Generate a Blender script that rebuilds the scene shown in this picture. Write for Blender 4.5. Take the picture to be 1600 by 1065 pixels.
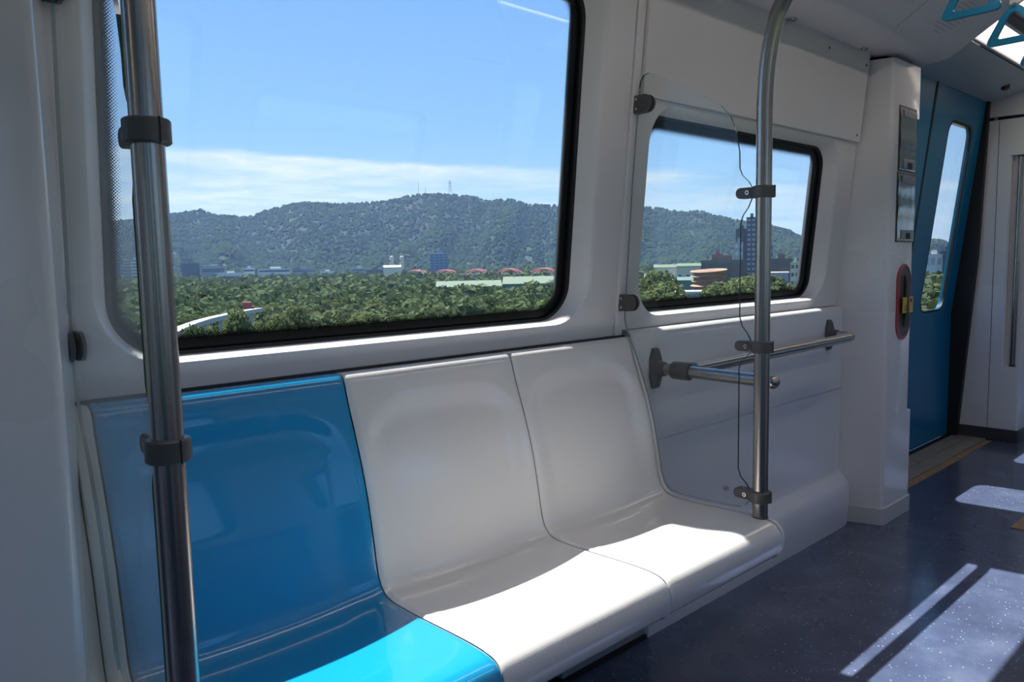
import bpy, bmesh, math, random
import numpy as np
from mathutils import Matrix, Vector, noise

random.seed(7)
scene = bpy.context.scene
COL = scene.collection
for o in list(bpy.data.objects):
    bpy.data.objects.remove(o)

# ------------------------------------------------------------------ camera
# X runs along the train, Y out through the window wall, Z up; metres, floor at 0
CAM = np.array([-0.3082, -1.3171, 1.0486])
YAW, PITCH, ROLL, FPX = 0.8245, 0.0997, -0.0213, 1187.6
cF = np.array([math.cos(YAW) * math.cos(PITCH), math.sin(YAW) * math.cos(PITCH), -math.sin(PITCH)])
_R = np.array([math.sin(YAW), -math.cos(YAW), 0.0])
_U = np.cross(_R, cF)
cR = math.cos(ROLL) * _R + math.sin(ROLL) * _U
cU = -math.sin(ROLL) * _R + math.cos(ROLL) * _U
cd = bpy.data.cameras.new('camera')
cam = bpy.data.objects.new('camera', cd)
COL.objects.link(cam)
cam.matrix_world = Matrix(((cR[0], cU[0], -cF[0], CAM[0]), (cR[1], cU[1], -cF[1], CAM[1]),
                           (cR[2], cU[2], -cF[2], CAM[2]), (0, 0, 0, 1)))
cd.sensor_fit = 'HORIZONTAL'
cd.sensor_width = 36.0
cd.lens = FPX / 1600 * 36.0
cd.clip_start = 0.02
cd.clip_end = 20000
scene.camera = cam

# ------------------------------------------------------------------ view, sun, sky
scene.view_settings.view_transform = 'Standard'
scene.view_settings.look = 'None'
scene.view_settings.exposure = 0.0
scene.view_settings.gamma = 1.0
scene.view_settings.use_curve_mapping = False
cy = scene.cycles
cy.use_denoising = True
cy.max_bounces = 10
cy.diffuse_bounces = 8
cy.glossy_bounces = 5
cy.transparent_max_bounces = 24
cy.transmission_bounces = 8
cy.volume_bounces = 0
cy.caustics_reflective = False
cy.caustics_refractive = False
cy.sample_clamp_indirect = 10.0

SUN_STRENGTH = 13.5
sd = bpy.data.lights.new('sun', 'SUN')
sd.energy = SUN_STRENGTH
sd.angle = math.radians(0.53)
sd.color = (1.0, 0.97, 0.92)
sun = bpy.data.objects.new('sun', sd)
COL.objects.link(sun)
sun.rotation_euler = Vector((0.085, -0.577, -1.0)).to_track_quat('-Z', 'Y').to_euler()
sun.location = (-10, 40, 60)

world = bpy.data.worlds.new('sky')
scene.world = world
world.use_nodes = True
wn, wl = world.node_tree.nodes, world.node_tree.links
wn.clear()
SKY_STRENGTH = 1.2


def N(nodes, kind, **kw):
    n = nodes.new(kind)
    for k, v in kw.items():
        if k.startswith('i_'):
            n.inputs[k[2:].replace('_', ' ')].default_value = v
        elif k.startswith('n_'):
            n.inputs[int(k[2:])].default_value = v
        else:
            setattr(n, k, v)
    return n


def M2(nodes, links, op, a, b=None, c=None, clamp=False):
    n = nodes.new('ShaderNodeMath')
    n.operation = op
    n.use_clamp = clamp
    for i, v in enumerate((a, b, c)):
        if v is None:
            continue
        if isinstance(v, (int, float)):
            n.inputs[i].default_value = v
        else:
            links.new(v, n.inputs[i])
    return n.outputs[0]


def ramp(nodes, links, fac, stops, interp='LINEAR'):
    r = nodes.new('ShaderNodeValToRGB')
    r.color_ramp.interpolation = interp
    el = r.color_ramp.elements
    while len(el) < len(stops):
        el.new(0.5)
    for e, (p, c) in zip(el, stops):
        e.position = p
        e.color = (*c, 1) if len(c) == 3 else c
    links.new(fac, r.inputs[0])
    return r.outputs[0]


tc = N(wn, 'ShaderNodeTexCoord')
sep = N(wn, 'ShaderNodeSeparateXYZ')
wl.new(tc.outputs['Generated'], sep.inputs[0])
zc = M2(wn, wl, 'MAXIMUM', sep.outputs[2], 0.0)
skycol = ramp(wn, wl, zc, [(0.0, (0.46, 0.66, 0.88)), (0.08, (0.38, 0.62, 0.92)), (0.17, (0.285, 0.54, 0.93)),
                           (0.34, (0.215, 0.445, 0.92)), (1.0, (0.12, 0.30, 0.78))])
# cloud layer, seen in perspective on a flat deck
zz = M2(wn, wl, 'ADD', zc, 0.035)
cx_ = M2(wn, wl, 'DIVIDE', sep.outputs[0], zz)
cy_ = M2(wn, wl, 'DIVIDE', sep.outputs[1], zz)
comb = N(wn, 'ShaderNodeCombineXYZ')
wl.new(cx_, comb.inputs[0]); wl.new(cy_, comb.inputs[1])
n1 = N(wn, 'ShaderNodeTexNoise', noise_dimensions='3D')
n1.inputs['Scale'].default_value = 0.42
n1.inputs['Detail'].default_value = 6
n1.inputs['Roughness'].default_value = 0.55
wl.new(comb.outputs[0], n1.inputs['Vector'])
# cloud bank lying low over the horizon, its upper edge wavy
drift = M2(wn, wl, 'MAXIMUM', M2(wn, wl, 'MULTIPLY_ADD', sep.outputs[1], 0.105, 0.020), 0.03)
edge = M2(wn, wl, 'MULTIPLY_ADD', n1.outputs[0], 0.06, drift)
bank = M2(wn, wl, 'SUBTRACT', edge, zc)
bank = M2(wn, wl, 'MULTIPLY', bank, 110.0, clamp=True)
stre = N(wn, 'ShaderNodeMapRange')
stre.inputs[1].default_value = 0.38; stre.inputs[2].default_value = 0.58
stre.inputs[3].default_value = 0.18; stre.inputs[4].default_value = 1.0
wl.new(n1.outputs[0], stre.inputs[0])
n2 = N(wn, 'ShaderNodeTexNoise')
n2.inputs['Scale'].default_value = 1.9; n2.inputs['Detail'].default_value = 5; n2.inputs['Roughness'].default_value = 0.6
wl.new(comb.outputs[0], n2.inputs['Vector'])
st2 = N(wn, 'ShaderNodeMapRange')
st2.inputs[1].default_value = 0.35; st2.inputs[2].default_value = 0.62; st2.inputs[3].default_value = 0.45; st2.inputs[4].default_value = 1.0
wl.new(n2.outputs[0], st2.inputs[0])
cm = M2(wn, wl, 'MULTIPLY', M2(wn, wl, 'MULTIPLY', bank, stre.outputs[0]), st2.outputs[0])
low = M2(wn, wl, 'MULTIPLY_ADD', zc, 6.0, 0.15, clamp=True)
cm = M2(wn, wl, 'MULTIPLY', cm, low)
mixc = N(wn, 'ShaderNodeMix', data_type='RGBA')
wl.new(cm, mixc.inputs['Factor'])
wl.new(skycol, mixc.inputs['A'])
mixc.inputs['B'].default_value = (0.86, 0.90, 0.91, 1)
bg = N(wn, 'ShaderNodeBackground')
bg.inputs['Strength'].default_value = SKY_STRENGTH
wl.new(mixc.outputs['Result'], bg.inputs['Color'])
wo = N(wn, 'ShaderNodeOutputWorld')
wl.new(bg.outputs[0], wo.inputs[0])

# ------------------------------------------------------------------ materials
MATS = {}


def mat(name, base, rough=0.5, metal=0.0, coat=0.0, coat_rough=0.05, var=0.04, vscale=6.0, bump=0.0, bscale=60.0,
        spec=0.5, rvar=0.06, aniso=0.0):
    m = bpy.data.materials.new(name)
    m.use_nodes = True
    nd, lk = m.node_tree.nodes, m.node_tree.links
    nd.clear()
    out = N(nd, 'ShaderNodeOutputMaterial')
    p = N(nd, 'ShaderNodeBsdfPrincipled')
    lk.new(p.outputs[0], out.inputs[0])
    t = N(nd, 'ShaderNodeTexCoord')
    nz = N(nd, 'ShaderNodeTexNoise')
    nz.inputs['Scale'].default_value = vscale
    nz.inputs['Detail'].default_value = 5
    lk.new(t.outputs['Object'], nz.inputs['Vector'])
    lo = tuple(max(0, c * (1 - var)) for c in base)
    hi = tuple(min(1, c * (1 + var)) for c in base)
    c = ramp(nd, lk, nz.outputs[0], [(0.3, lo), (0.7, hi)])
    lk.new(c, p.inputs['Base Color'])
    r = M2(nd, lk, 'MULTIPLY_ADD', nz.outputs[0], rvar, max(0.0, rough - rvar / 2))
    lk.new(r, p.inputs['Roughness'])
    p.inputs['Metallic'].default_value = metal
    p.inputs['Coat Weight'].default_value = coat
    p.inputs['Coat Roughness'].default_value = coat_rough
    p.inputs['Specular IOR Level'].default_value = spec
    if bump:
        nb = N(nd, 'ShaderNodeTexNoise')
        nb.inputs['Scale'].default_value = bscale
        nb.inputs['Detail'].default_value = 3
        lk.new(t.outputs['Object'], nb.inputs['Vector'])
        b = N(nd, 'ShaderNodeBump')
        b.inputs['Strength'].default_value = bump
        b.inputs['Distance'].default_value = 0.02
        lk.new(nb.outputs[0], b.inputs['Height'])
        lk.new(b.outputs[0], p.inputs['Normal'])
    MATS[name] = m
    return m


mat('panel_white', (0.81, 0.765, 0.75), 0.32, coat=0.25, coat_rough=0.12, var=0.02, vscale=1.5)
mat('pillar_white', (0.80, 0.77, 0.76), 0.28, coat=0.4, coat_rough=0.10, var=0.02, vscale=1.5)
mat('lower_panel', (0.76, 0.74, 0.75), 0.30, coat=0.4, coat_rough=0.08, var=0.03, vscale=2.0)
mat('ceiling_white', (0.74, 0.72, 0.725), 0.40, coat=0.2, coat_rough=0.2, var=0.02)
mat('seat_white', (0.80, 0.76, 0.73), 0.22, coat=1.0, coat_rough=0.03, var=0.015, vscale=3.0, bump=0.004, bscale=9)
mat('seat_blue', (0.003, 0.28, 0.56), 0.24, coat=1.0, coat_rough=0.03, var=0.03, vscale=3.0, bump=0.004, bscale=9)
mat('trim_cream', (0.68, 0.66, 0.60), 0.3, coat=0.6, coat_rough=0.06, var=0.02)
mat('door_blue', (0.004, 0.17, 0.33), 0.32, coat=0.10, coat_rough=0.08, var=0.03, spec=0.30)
mat('strap_blue', (0.012, 0.27, 0.47), 0.38, coat=0.2, var=0.03)
mat('dark_plastic', (0.085, 0.080, 0.078), 0.42, var=0.10, vscale=30)
mat('rubber_black', (0.010, 0.010, 0.012), 0.55, var=0.1)
mat('frit_black', (0.004, 0.004, 0.005), 0.35, var=0.05, spec=0.2)
mat('plinth_grey', (0.30, 0.30, 0.31), 0.4, coat=0.2, var=0.04)
mat('skirting_grey', (0.62, 0.60, 0.60), 0.35, coat=0.2, var=0.03)
mat('skirting_dark', (0.055, 0.055, 0.06), 0.45, var=0.08)
mat('steel_plain', (0.60, 0.58, 0.55), 0.12, metal=1.0, var=0.04, bump=0.10, bscale=6)
mat('screw_steel', (0.55, 0.54, 0.52), 0.25, metal=1.0)
mat('threshold_metal', (0.34, 0.31, 0.26), 0.42, metal=0.2, var=0.12, vscale=14, bump=0.05, bscale=90)
mat('strip_tan', (0.36, 0.22, 0.11), 0.5, var=0.15, vscale=10)
mat('handle_red', (0.42, 0.012, 0.018), 0.35, coat=0.4)
mat('label_yellow', (0.75, 0.46, 0.02), 0.4)
mat('ink_dark', (0.03, 0.03, 0.03), 0.6)
mat('ink_pale', (0.28, 0.29, 0.31), 0.6)
mat('sensor_dark', (0.05, 0.012, 0.02), 0.2, coat=0.5)


def steel_brushed():
    m = mat('steel_brushed', (0.40, 0.36, 0.33), 0.27, metal=1.0, var=0.02, vscale=3)
    nd, lk = m.node_tree.nodes, m.node_tree.links
    p = next(n for n in nd if n.type == 'BSDF_PRINCIPLED')
    t = next(n for n in nd if n.type == 'TEX_COORD')
    mp = N(nd, 'ShaderNodeMapping')
    mp.inputs['Scale'].default_value = (900, 900, 6)
    lk.new(t.outputs['Object'], mp.inputs[0])
    nz = N(nd, 'ShaderNodeTexNoise')
    nz.inputs['Scale'].default_value = 1.0
    lk.new(mp.outputs[0], nz.inputs['Vector'])
    lk.new(M2(nd, lk, 'MULTIPLY_ADD', nz.outputs[0], 0.035, 0.25), p.inputs['Roughness'])


steel_brushed()


def floor_mat():
    m = mat('floor_vinyl', (0.075, 0.080, 0.125), 0.2)
    nd, lk = m.node_tree.nodes, m.node_tree.links
    p = next(n for n in nd if n.type == 'BSDF_PRINCIPLED')
    t = next(n for n in nd if n.type == 'TEX_COORD')
    # mottled blue vinyl
    nz = N(nd, 'ShaderNodeTexNoise'); nz.inputs['Scale'].default_value = 5.0; nz.inputs['Detail'].default_value = 8
    nz.inputs['Roughness'].default_value = 0.65
    lk.new(t.outputs['Object'], nz.inputs['Vector'])
    base = ramp(nd, lk, nz.outputs[0], [(0.30, (0.050, 0.062, 0.115)), (0.52, (0.072, 0.090, 0.160)), (0.72, (0.115, 0.138, 0.215))])
    # white flecks
    vo = N(nd, 'ShaderNodeTexVoronoi'); vo.inputs['Scale'].default_value = 125.0
    lk.new(t.outputs['Object'], vo.inputs['Vector'])
    sepc = N(nd, 'ShaderNodeSeparateColor'); lk.new(vo.outputs['Color'], sepc.inputs[0])
    pick = M2(nd, lk, 'GREATER_THAN', sepc.outputs[0], 0.80)
    rad = M2(nd, lk, 'MULTIPLY_ADD', sepc.outputs[1], 0.16, 0.10)
    dot = M2(nd, lk, 'LESS_THAN', vo.outputs['Distance'], rad)
    fl = M2(nd, lk, 'MULTIPLY', pick, dot)
    mx = N(nd, 'ShaderNodeMix', data_type='RGBA')
    lk.new(fl, mx.inputs['Factor']); lk.new(base, mx.inputs['A'])
    mx.inputs['B'].default_value = (0.46, 0.48, 0.54, 1)
    lk.new(mx.outputs['Result'], p.inputs['Base Color'])
    n2 = N(nd, 'ShaderNodeTexNoise'); n2.inputs['Scale'].default_value = 2.2; n2.inputs['Detail'].default_value = 6
    lk.new(t.outputs['Object'], n2.inputs['Vector'])
    lk.new(M2(nd, lk, 'MULTIPLY_ADD', n2.outputs[0], 0.30, 0.10), p.inputs['Roughness'])
    p.inputs['Coat Weight'].default_value = 0.35
    p.inputs['Coat Roughness'].default_value = 0.12


floor_mat()


def glass_mat(name, tint, f0=0.045, power=5.0, gain=0.9):
    m = bpy.data.materials.new(name)
    m.use_nodes = True
    nd, lk = m.node_tree.nodes, m.node_tree.links
    nd.clear()
    out = N(nd, 'ShaderNodeOutputMaterial')
    lw = N(nd, 'ShaderNodeLayerWeight')
    lw.inputs['Blend'].default_value = 0.5
    f = M2(nd, lk, 'POWER', lw.outputs['Facing'], power)
    f = M2(nd, lk, 'MULTIPLY_ADD', f, gain * (1 - f0), f0)
    tr = N(nd, 'ShaderNodeBsdfTransparent')
    t = N(nd, 'ShaderNodeTexCoord')
    nz = N(nd, 'ShaderNodeTexNoise'); nz.inputs['Scale'].default_value = 1.5
    lk.new(t.outputs['Object'], nz.inputs['Vector'])
    c = ramp(nd, lk, nz.outputs[0], [(0.3, tuple(x * 0.985 for x in tint)), (0.7, tint)])
    lk.new(c, tr.inputs['Color'])
    gl = N(nd, 'ShaderNodeBsdfGlossy')
    gl.inputs['Roughness'].default_value = 0.0
    mx = N(nd, 'ShaderNodeMixShader')
    lk.new(f, mx.inputs[0]); lk.new(tr.outputs[0], mx.inputs[1]); lk.new(gl.outputs[0], mx.inputs[2])
    lk.new(mx.outputs[0], out.inputs[0])
    MATS[name] = m


glass_mat('glass_window', (0.93, 0.96, 0.97), 0.03)
glass_mat('glass_screen', (0.965, 0.98, 0.975), 0.025)
mat('glass_edge_pale', (0.30, 0.34, 0.33), 0.2, coat=0.4)
mat('glass_edge', (0.02, 0.085, 0.068), 0.15, coat=0.6)


def frit_dots():
    m = bpy.data.materials.new('frit_dots')
    m.use_nodes = True
    nd, lk = m.node_tree.nodes, m.node_tree.links
    nd.clear()
    out = N(nd, 'ShaderNodeOutputMaterial')
    t = N(nd, 'ShaderNodeTexCoord')
    mp = N(nd, 'ShaderNodeMapping')
    mp.inputs['Rotation'].default_value = (0, math.radians(45), 0)
    mp.inputs['Scale'].default_value = (1 / 0.0036,) * 3
    lk.new(t.outputs['Object'], mp.inputs[0])
    s = N(nd, 'ShaderNodeSeparateXYZ'); lk.new(mp.outputs[0], s.inputs[0])
    dx = M2(nd, lk, 'SUBTRACT', M2(nd, lk, 'FRACT', s.outputs[0]), 0.5)
    dz = M2(nd, lk, 'SUBTRACT', M2(nd, lk, 'FRACT', s.outputs[2]), 0.5)
    d2 = M2(nd, lk, 'ADD', M2(nd, lk, 'MULTIPLY', dx, dx), M2(nd, lk, 'MULTIPLY', dz, dz))
    d = M2(nd, lk, 'SQRT', d2)
    uv = N(nd, 'ShaderNodeSeparateXYZ'); lk.new(t.outputs['UV'], uv.inputs[0])
    r = M2(nd, lk, 'MULTIPLY_ADD', uv.outputs[1], -0.50, 0.64)
    mask = M2(nd, lk, 'LESS_THAN', d, r)
    tr = N(nd, 'ShaderNodeBsdfTransparent')
    df = N(nd, 'ShaderNodeBsdfDiffuse'); df.inputs['Color'].default_value = (0.006, 0.006, 0.007, 1)
    mx = N(nd, 'ShaderNodeMixShader')
    lk.new(mask, mx.inputs[0]); lk.new(tr.outputs[0], mx.inputs[1]); lk.new(df.outputs[0], mx.inputs[2])
    lk.new(mx.outputs[0], out.inputs[0])
    MATS['frit_dots'] = m


frit_dots()


def emit_mat(name, col, strength):
    m = bpy.data.materials.new(name)
    m.use_nodes = True
    nd, lk = m.node_tree.nodes, m.node_tree.links
    nd.clear()
    out = N(nd, 'ShaderNodeOutputMaterial')
    e = N(nd, 'ShaderNodeEmission')
    t = N(nd, 'ShaderNodeTexCoord')
    nz = N(nd, 'ShaderNodeTexNoise'); nz.inputs['Scale'].default_value = 3
    lk.new(t.outputs['Object'], nz.inputs['Vector'])
    c = ramp(nd, lk, nz.outputs[0], [(0.3, tuple(x * 0.96 for x in col)), (0.7, col)])
    lk.new(c, e.inputs[0])
    e.inputs[1].default_value = strength
    lk.new(e.outputs[0], out.inputs[0])
    MATS[name] = m


emit_mat('lamp_diffuser', (1.0, 0.92, 0.87), 7.0)


def leaf_mat(name, cols, trans=0.35):
    m = bpy.data.materials.new(name)
    m.use_nodes = True
    nd, lk = m.node_tree.nodes, m.node_tree.links
    nd.clear()
    out = N(nd, 'ShaderNodeOutputMaterial')
    oi = N(nd, 'ShaderNodeObjectInfo')
    t = N(nd, 'ShaderNodeTexCoord')
    geo = N(nd, 'ShaderNodeNewGeometry')
    nz = N(nd, 'ShaderNodeTexNoise'); nz.inputs['Scale'].default_value = 0.35; nz.inputs['Detail'].default_value = 4
    lk.new(t.outputs['Object'], nz.inputs['Vector'])
    a = M2(nd, lk, 'MULTIPLY_ADD', oi.outputs['Random'], 0.45, 0.0)
    a = M2(nd, lk, 'MULTIPLY_ADD', geo.outputs['Random Per Island'], 0.30, a)
    a = M2(nd, lk, 'MULTIPLY_ADD', nz.outputs[0], 0.25, a)
    k = len(cols) - 1
    c = ramp(nd, lk, a, [(i / k, col) for i, col in enumerate(cols)])
    df = N(nd, 'ShaderNodeBsdfDiffuse')
    tl = N(nd, 'ShaderNodeBsdfTranslucent')
    lk.new(c, df.inputs[0]); lk.new(c, tl.inputs[0])
    mx = N(nd, 'ShaderNodeMixShader'); mx.inputs[0].default_value = trans
    lk.new(df.outputs[0], mx.inputs[1]); lk.new(tl.outputs[0], mx.inputs[2])
    lk.new(mx.outputs[0], out.inputs[0])
    MATS[name] = m


leaf_mat('leaves', [(0.055, 0.080, 0.038), (0.11, 0.140, 0.060), (0.17, 0.195, 0.080), (0.27, 0.28, 0.10)])
leaf_mat('far_leaves', [(0.060, 0.085, 0.042), (0.11, 0.14, 0.062), (0.20, 0.22, 0.095)], 0.2)
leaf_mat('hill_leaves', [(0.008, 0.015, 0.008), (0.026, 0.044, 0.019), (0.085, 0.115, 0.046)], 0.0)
mat('bark', (0.10, 0.075, 0.05), 0.9, var=0.2)
mat('ground_green', (0.055, 0.075, 0.03), 0.95, var=0.3, vscale=0.02)
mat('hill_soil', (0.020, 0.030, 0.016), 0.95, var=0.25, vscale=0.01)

# ------------------------------------------------------------------ geometry helpers


def tag(o, label=None, cat=None, group=None, kind=None):
    if label: o['label'] = label
    if cat: o['category'] = cat
    if group: o['group'] = group
    if kind: o['kind'] = kind
    return o


def world_loc(o):
    v = Vector((0, 0, 0))
    while o is not None:
        v += o.location
        o = o.parent
    return v


def empty(name, loc, label=None, cat=None, group=None, kind=None):
    o = bpy.data.objects.new(name, None)
    COL.objects.link(o)
    o.location = loc
    o.empty_display_size = 0.05
    return tag(o, label, cat, group, kind)


def rr(x0, x1, z0, z1, r, n=8):
    """rounded rectangle loop"""
    r = max(1e-4, min(r, (x1 - x0) / 2 - 1e-4, (z1 - z0) / 2 - 1e-4))
    pts = []
    for cx, cz, a0 in ((x1 - r, z1 - r, 0), (x0 + r, z1 - r, 90), (x0 + r, z0 + r, 180), (x1 - r, z0 + r, 270)):
        for i in range(n + 1):
            a = math.radians(a0 + 90 * i / n)
            pts.append((cx + r * math.cos(a), cz + r * math.sin(a)))
    return pts


def smooth_path(pts, n=10):
    """Catmull-Rom through pts"""
    P = [np.array(p, float) for p in pts]
    P = [2 * P[0] - P[1]] + P + [2 * P[-1] - P[-2]]
    out = []
    for i in range(1, len(P) - 2):
        a, b, c, d = P[i - 1], P[i], P[i + 1], P[i + 2]
        for k in range(n):
            t = k / n
            out.append(0.5 * ((2 * b) + (c - a) * t + (2 * a - 5 * b + 4 * c - d) * t * t + (3 * b - a - 3 * c + d) * t ** 3))
    out.append(P[-2])
    return out


class MB:
    def __init__(self):
        self.v, self.f, self.m, self.uv = [], [], [], {}

    def add(self, vs, fs, mi=0):
        b = len(self.v)
        self.v += [tuple(map(float, p)) for p in vs]
        self.f += [tuple(b + i for i in f) for f in fs]
        self.m += [mi] * len(fs)
        return self

    def box(self, x0, x1, y0, y1, z0, z1, mi=0):
        x0, x1 = sorted((x0, x1)); y0, y1 = sorted((y0, y1)); z0, z1 = sorted((z0, z1))
        vs = [(x, y, z) for z in (z0, z1) for x, y in ((x0, y0), (x1, y0), (x1, y1), (x0, y1))]
        return self.add(vs, [(3, 2, 1, 0), (4, 5, 6, 7), (0, 1, 5, 4), (1, 2, 6, 5), (2, 3, 7, 6), (3, 0, 4, 7)], mi)

    def tube(self, path, r, n=20, cap=True, rs=None, mi=0):
        P = [Vector(p) for p in path]
        vs, fs = [], []
        t0 = (P[1] - P[0]).normalized()
        up = Vector((1, 0, 0)) if abs(t0.x) < 0.9 else Vector((0, 0, 1))
        u = t0.cross(up).normalized()
        for i, p in enumerate(P):
            t = (P[min(i + 1, len(P) - 1)] - P[max(i - 1, 0)]).normalized()
            u = (u - t * u.dot(t)).normalized()
            w = t.cross(u)
            rad = rs[i] if rs else r
            for k in range(n):
                a = 2 * math.pi * k / n
                vs.append(p + (u * math.cos(a) + w * math.sin(a)) * rad)
        for i in range(len(P) - 1):
            for k in range(n):
                fs.append((i * n + k, i * n + (k + 1) % n, (i + 1) * n + (k + 1) % n, (i + 1) * n + k))
        if cap:
            fs.append(tuple(range(n - 1, -1, -1)))
            fs.append(tuple((len(P) - 1) * n + k for k in range(n)))
        return self.add(vs, fs, mi)

    def prism(self, poly, axis, a, b, mi=0, side_mi=None):
        """extrude 2D poly along axis ('x': poly is (y,z); 'y': (x,z); 'z': (x,y))"""
        def P(p, h):
            return {'x': (h, p[0], p[1]), 'y': (p[0], h, p[1]), 'z': (p[0], p[1], h)}[axis]
        n = len(poly)
        vs = [P(p, a) for p in poly] + [P(p, b) for p in poly]
        self.add(vs, [tuple(range(n - 1, -1, -1)), tuple(range(n, 2 * n))], mi)
        base = len(self.v) - 2 * n
        for i in range(n):
            j = (i + 1) % n
            self.f.append((base + i, base + j, base + n + j, base + n + i))
            self.m.append(mi if side_mi is None else side_mi)
        return self

    def loops(self, loops, close=True, mi=0, cap0=False, cap1=False):
        n = len(loops[0])
        vs = [p for L in loops for p in L]
        fs = []
        for i in range(len(loops) - 1):
            for k in range(n if close else n - 1):
                j = (k + 1) % n
                fs.append((i * n + k, i * n + j, (i + 1) * n + j, (i + 1) * n + k))
        if cap0: fs.append(tuple(range(n - 1, -1, -1)))
        if cap1: fs.append(tuple((len(loops) - 1) * n + k for k in range(n)))
        return self.add(vs, fs, mi)

    def sphere(self, c, r, sx=1, sy=1, sz=1, nu=12, nv=8, mi=0):
        vs = [(c[0], c[1], c[2] + r * sz)]
        for i in range(1, nv):
            th = math.pi * i / nv
            for k in range(nu):
                ph = 2 * math.pi * k / nu
                vs.append((c[0] + r * sx * math.sin(th) * math.cos(ph), c[1] + r * sy * math.sin(th) * math.sin(ph), c[2] + r * sz * math.cos(th)))
        vs.append((c[0], c[1], c[2] - r * sz))
        fs = [(0, 1 + k, 1 + (k + 1) % nu) for k in range(nu)]
        for i in range(nv - 2):
            for k in range(nu):
                a, b = 1 + i * nu + k, 1 + i * nu + (k + 1) % nu
                fs.append((a, a + nu, b + nu, b))
        L = len(vs) - 1
        o = 1 + (nv - 2) * nu
        fs += [(L, o + (k + 1) % nu, o + k) for k in range(nu)]
        return self.add(vs, fs, mi)

    def build(self, name, material, parent=None, smooth=False, bevel=0.0, origin=None, recalc=True, ang=35):
        mats = material if isinstance(material, (list, tuple)) else [material]
        V = np.array(self.v)
        if parent is not None:
            org = np.array(world_loc(parent))
        elif origin is not None:
            org = np.array(origin, float)
        else:
            lo, hi = V.min(0), V.max(0)
            org = np.array([(lo[0] + hi[0]) / 2, (lo[1] + hi[1]) / 2, lo[2]])
        me = bpy.data.meshes.new(name)
        me.from_pydata((V - org).tolist(), [], self.f)
        for mm in mats:
            me.materials.append(MATS[mm])
        if len(mats) > 1:
            me.polygons.foreach_set('material_index', self.m)
        if recalc:
            bm = bmesh.new(); bm.from_mesh(me)
            bmesh.ops.remove_doubles(bm, verts=bm.verts, dist=1e-6)
            bmesh.ops.recalc_face_normals(bm, faces=bm.faces)
            bm.to_mesh(me); bm.free()
        o = bpy.data.objects.new(name, me)
        COL.objects.link(o)
        if parent is not None:
            o.parent = parent
        else:
            o.location = org
        if bevel:
            b = o.modifiers.new('bevel', 'BEVEL')
            b.width = bevel; b.segments = 3; b.limit_method = 'ANGLE'; b.angle_limit = math.radians(40)
            b.harden_normals = False
        if smooth or bevel:
            for p in me.polygons: p.use_smooth = True
            if hasattr(me, 'set_sharp_from_angle'):
                me.set_sharp_from_angle(angle=math.radians(ang))
        return o


def copy_tree(o, parent=None, offset=None):
    c = o.copy()
    COL.objects.link(c)
    c.parent = parent
    if offset is not None:
        c.location = o.location + Vector(offset)
    for ch in o.children:
        copy_tree(ch, c)
    return c


# ================================================================== the carriage shell
WIDTH_MID = -1.23            # centre line of the carriage
PERIOD = 4.90                # door to door
LEAN = 0.105


def yw(z):                   # window wall face, leaning inwards towards the roof
    return 0.012 - LEAN * (z - 0.86)


def side(y, s):
    return y if s > 0 else 2 * WIDTH_MID - y


def surround(mb, outer, hole, r, s, prof, n=10, corner=0.002, KL=1.0, KB=0.27, KT=1.0):
    """flat wall panel round a window: outer rect, hole rounded rect, prof = (offset, depth) loops going in"""
    L = []
    xo0, xo1, zo0, zo1 = outer
    pts = rr(xo0, xo1, zo0, zo1, corner, n)
    L.append([(x, side(yw(z), s), z) for x, z in pts])
    for off, dep in prof:
        pts = rr(hole[0] - off * KL, hole[1] + off, hole[2] - off * KB, hole[3] + off * KT, r + off * 0.8, n)
        L.append([(x, side(yw(z) + dep, s), z) for x, z in pts])
    mb.loops(L)


PROF = [(0.046, 0.0), (0.039, 0.0008), (0.033, 0.004), (0.027, 0.012), (0.012, 0.034), (0.004, 0.047), (0.0, 0.052), (0.0, 0.060)]
W1 = (0.053, 1.152, 0.906, 1.730)
W2 = (1.412, 2.500, 0.906, 1.452)

floor_mb = MB().box(-6.2, 10.4, -2.68, 0.22, -0.06, 0.0)
floor = floor_mb.build('floor', 'floor_vinyl', origin=(0, 0, 0))
tag(floor, 'glossy dark blue flecked vinyl floor of the train carriage', kind='structure')

END_X0, END_X1 = -6.2, 10.4


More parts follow.
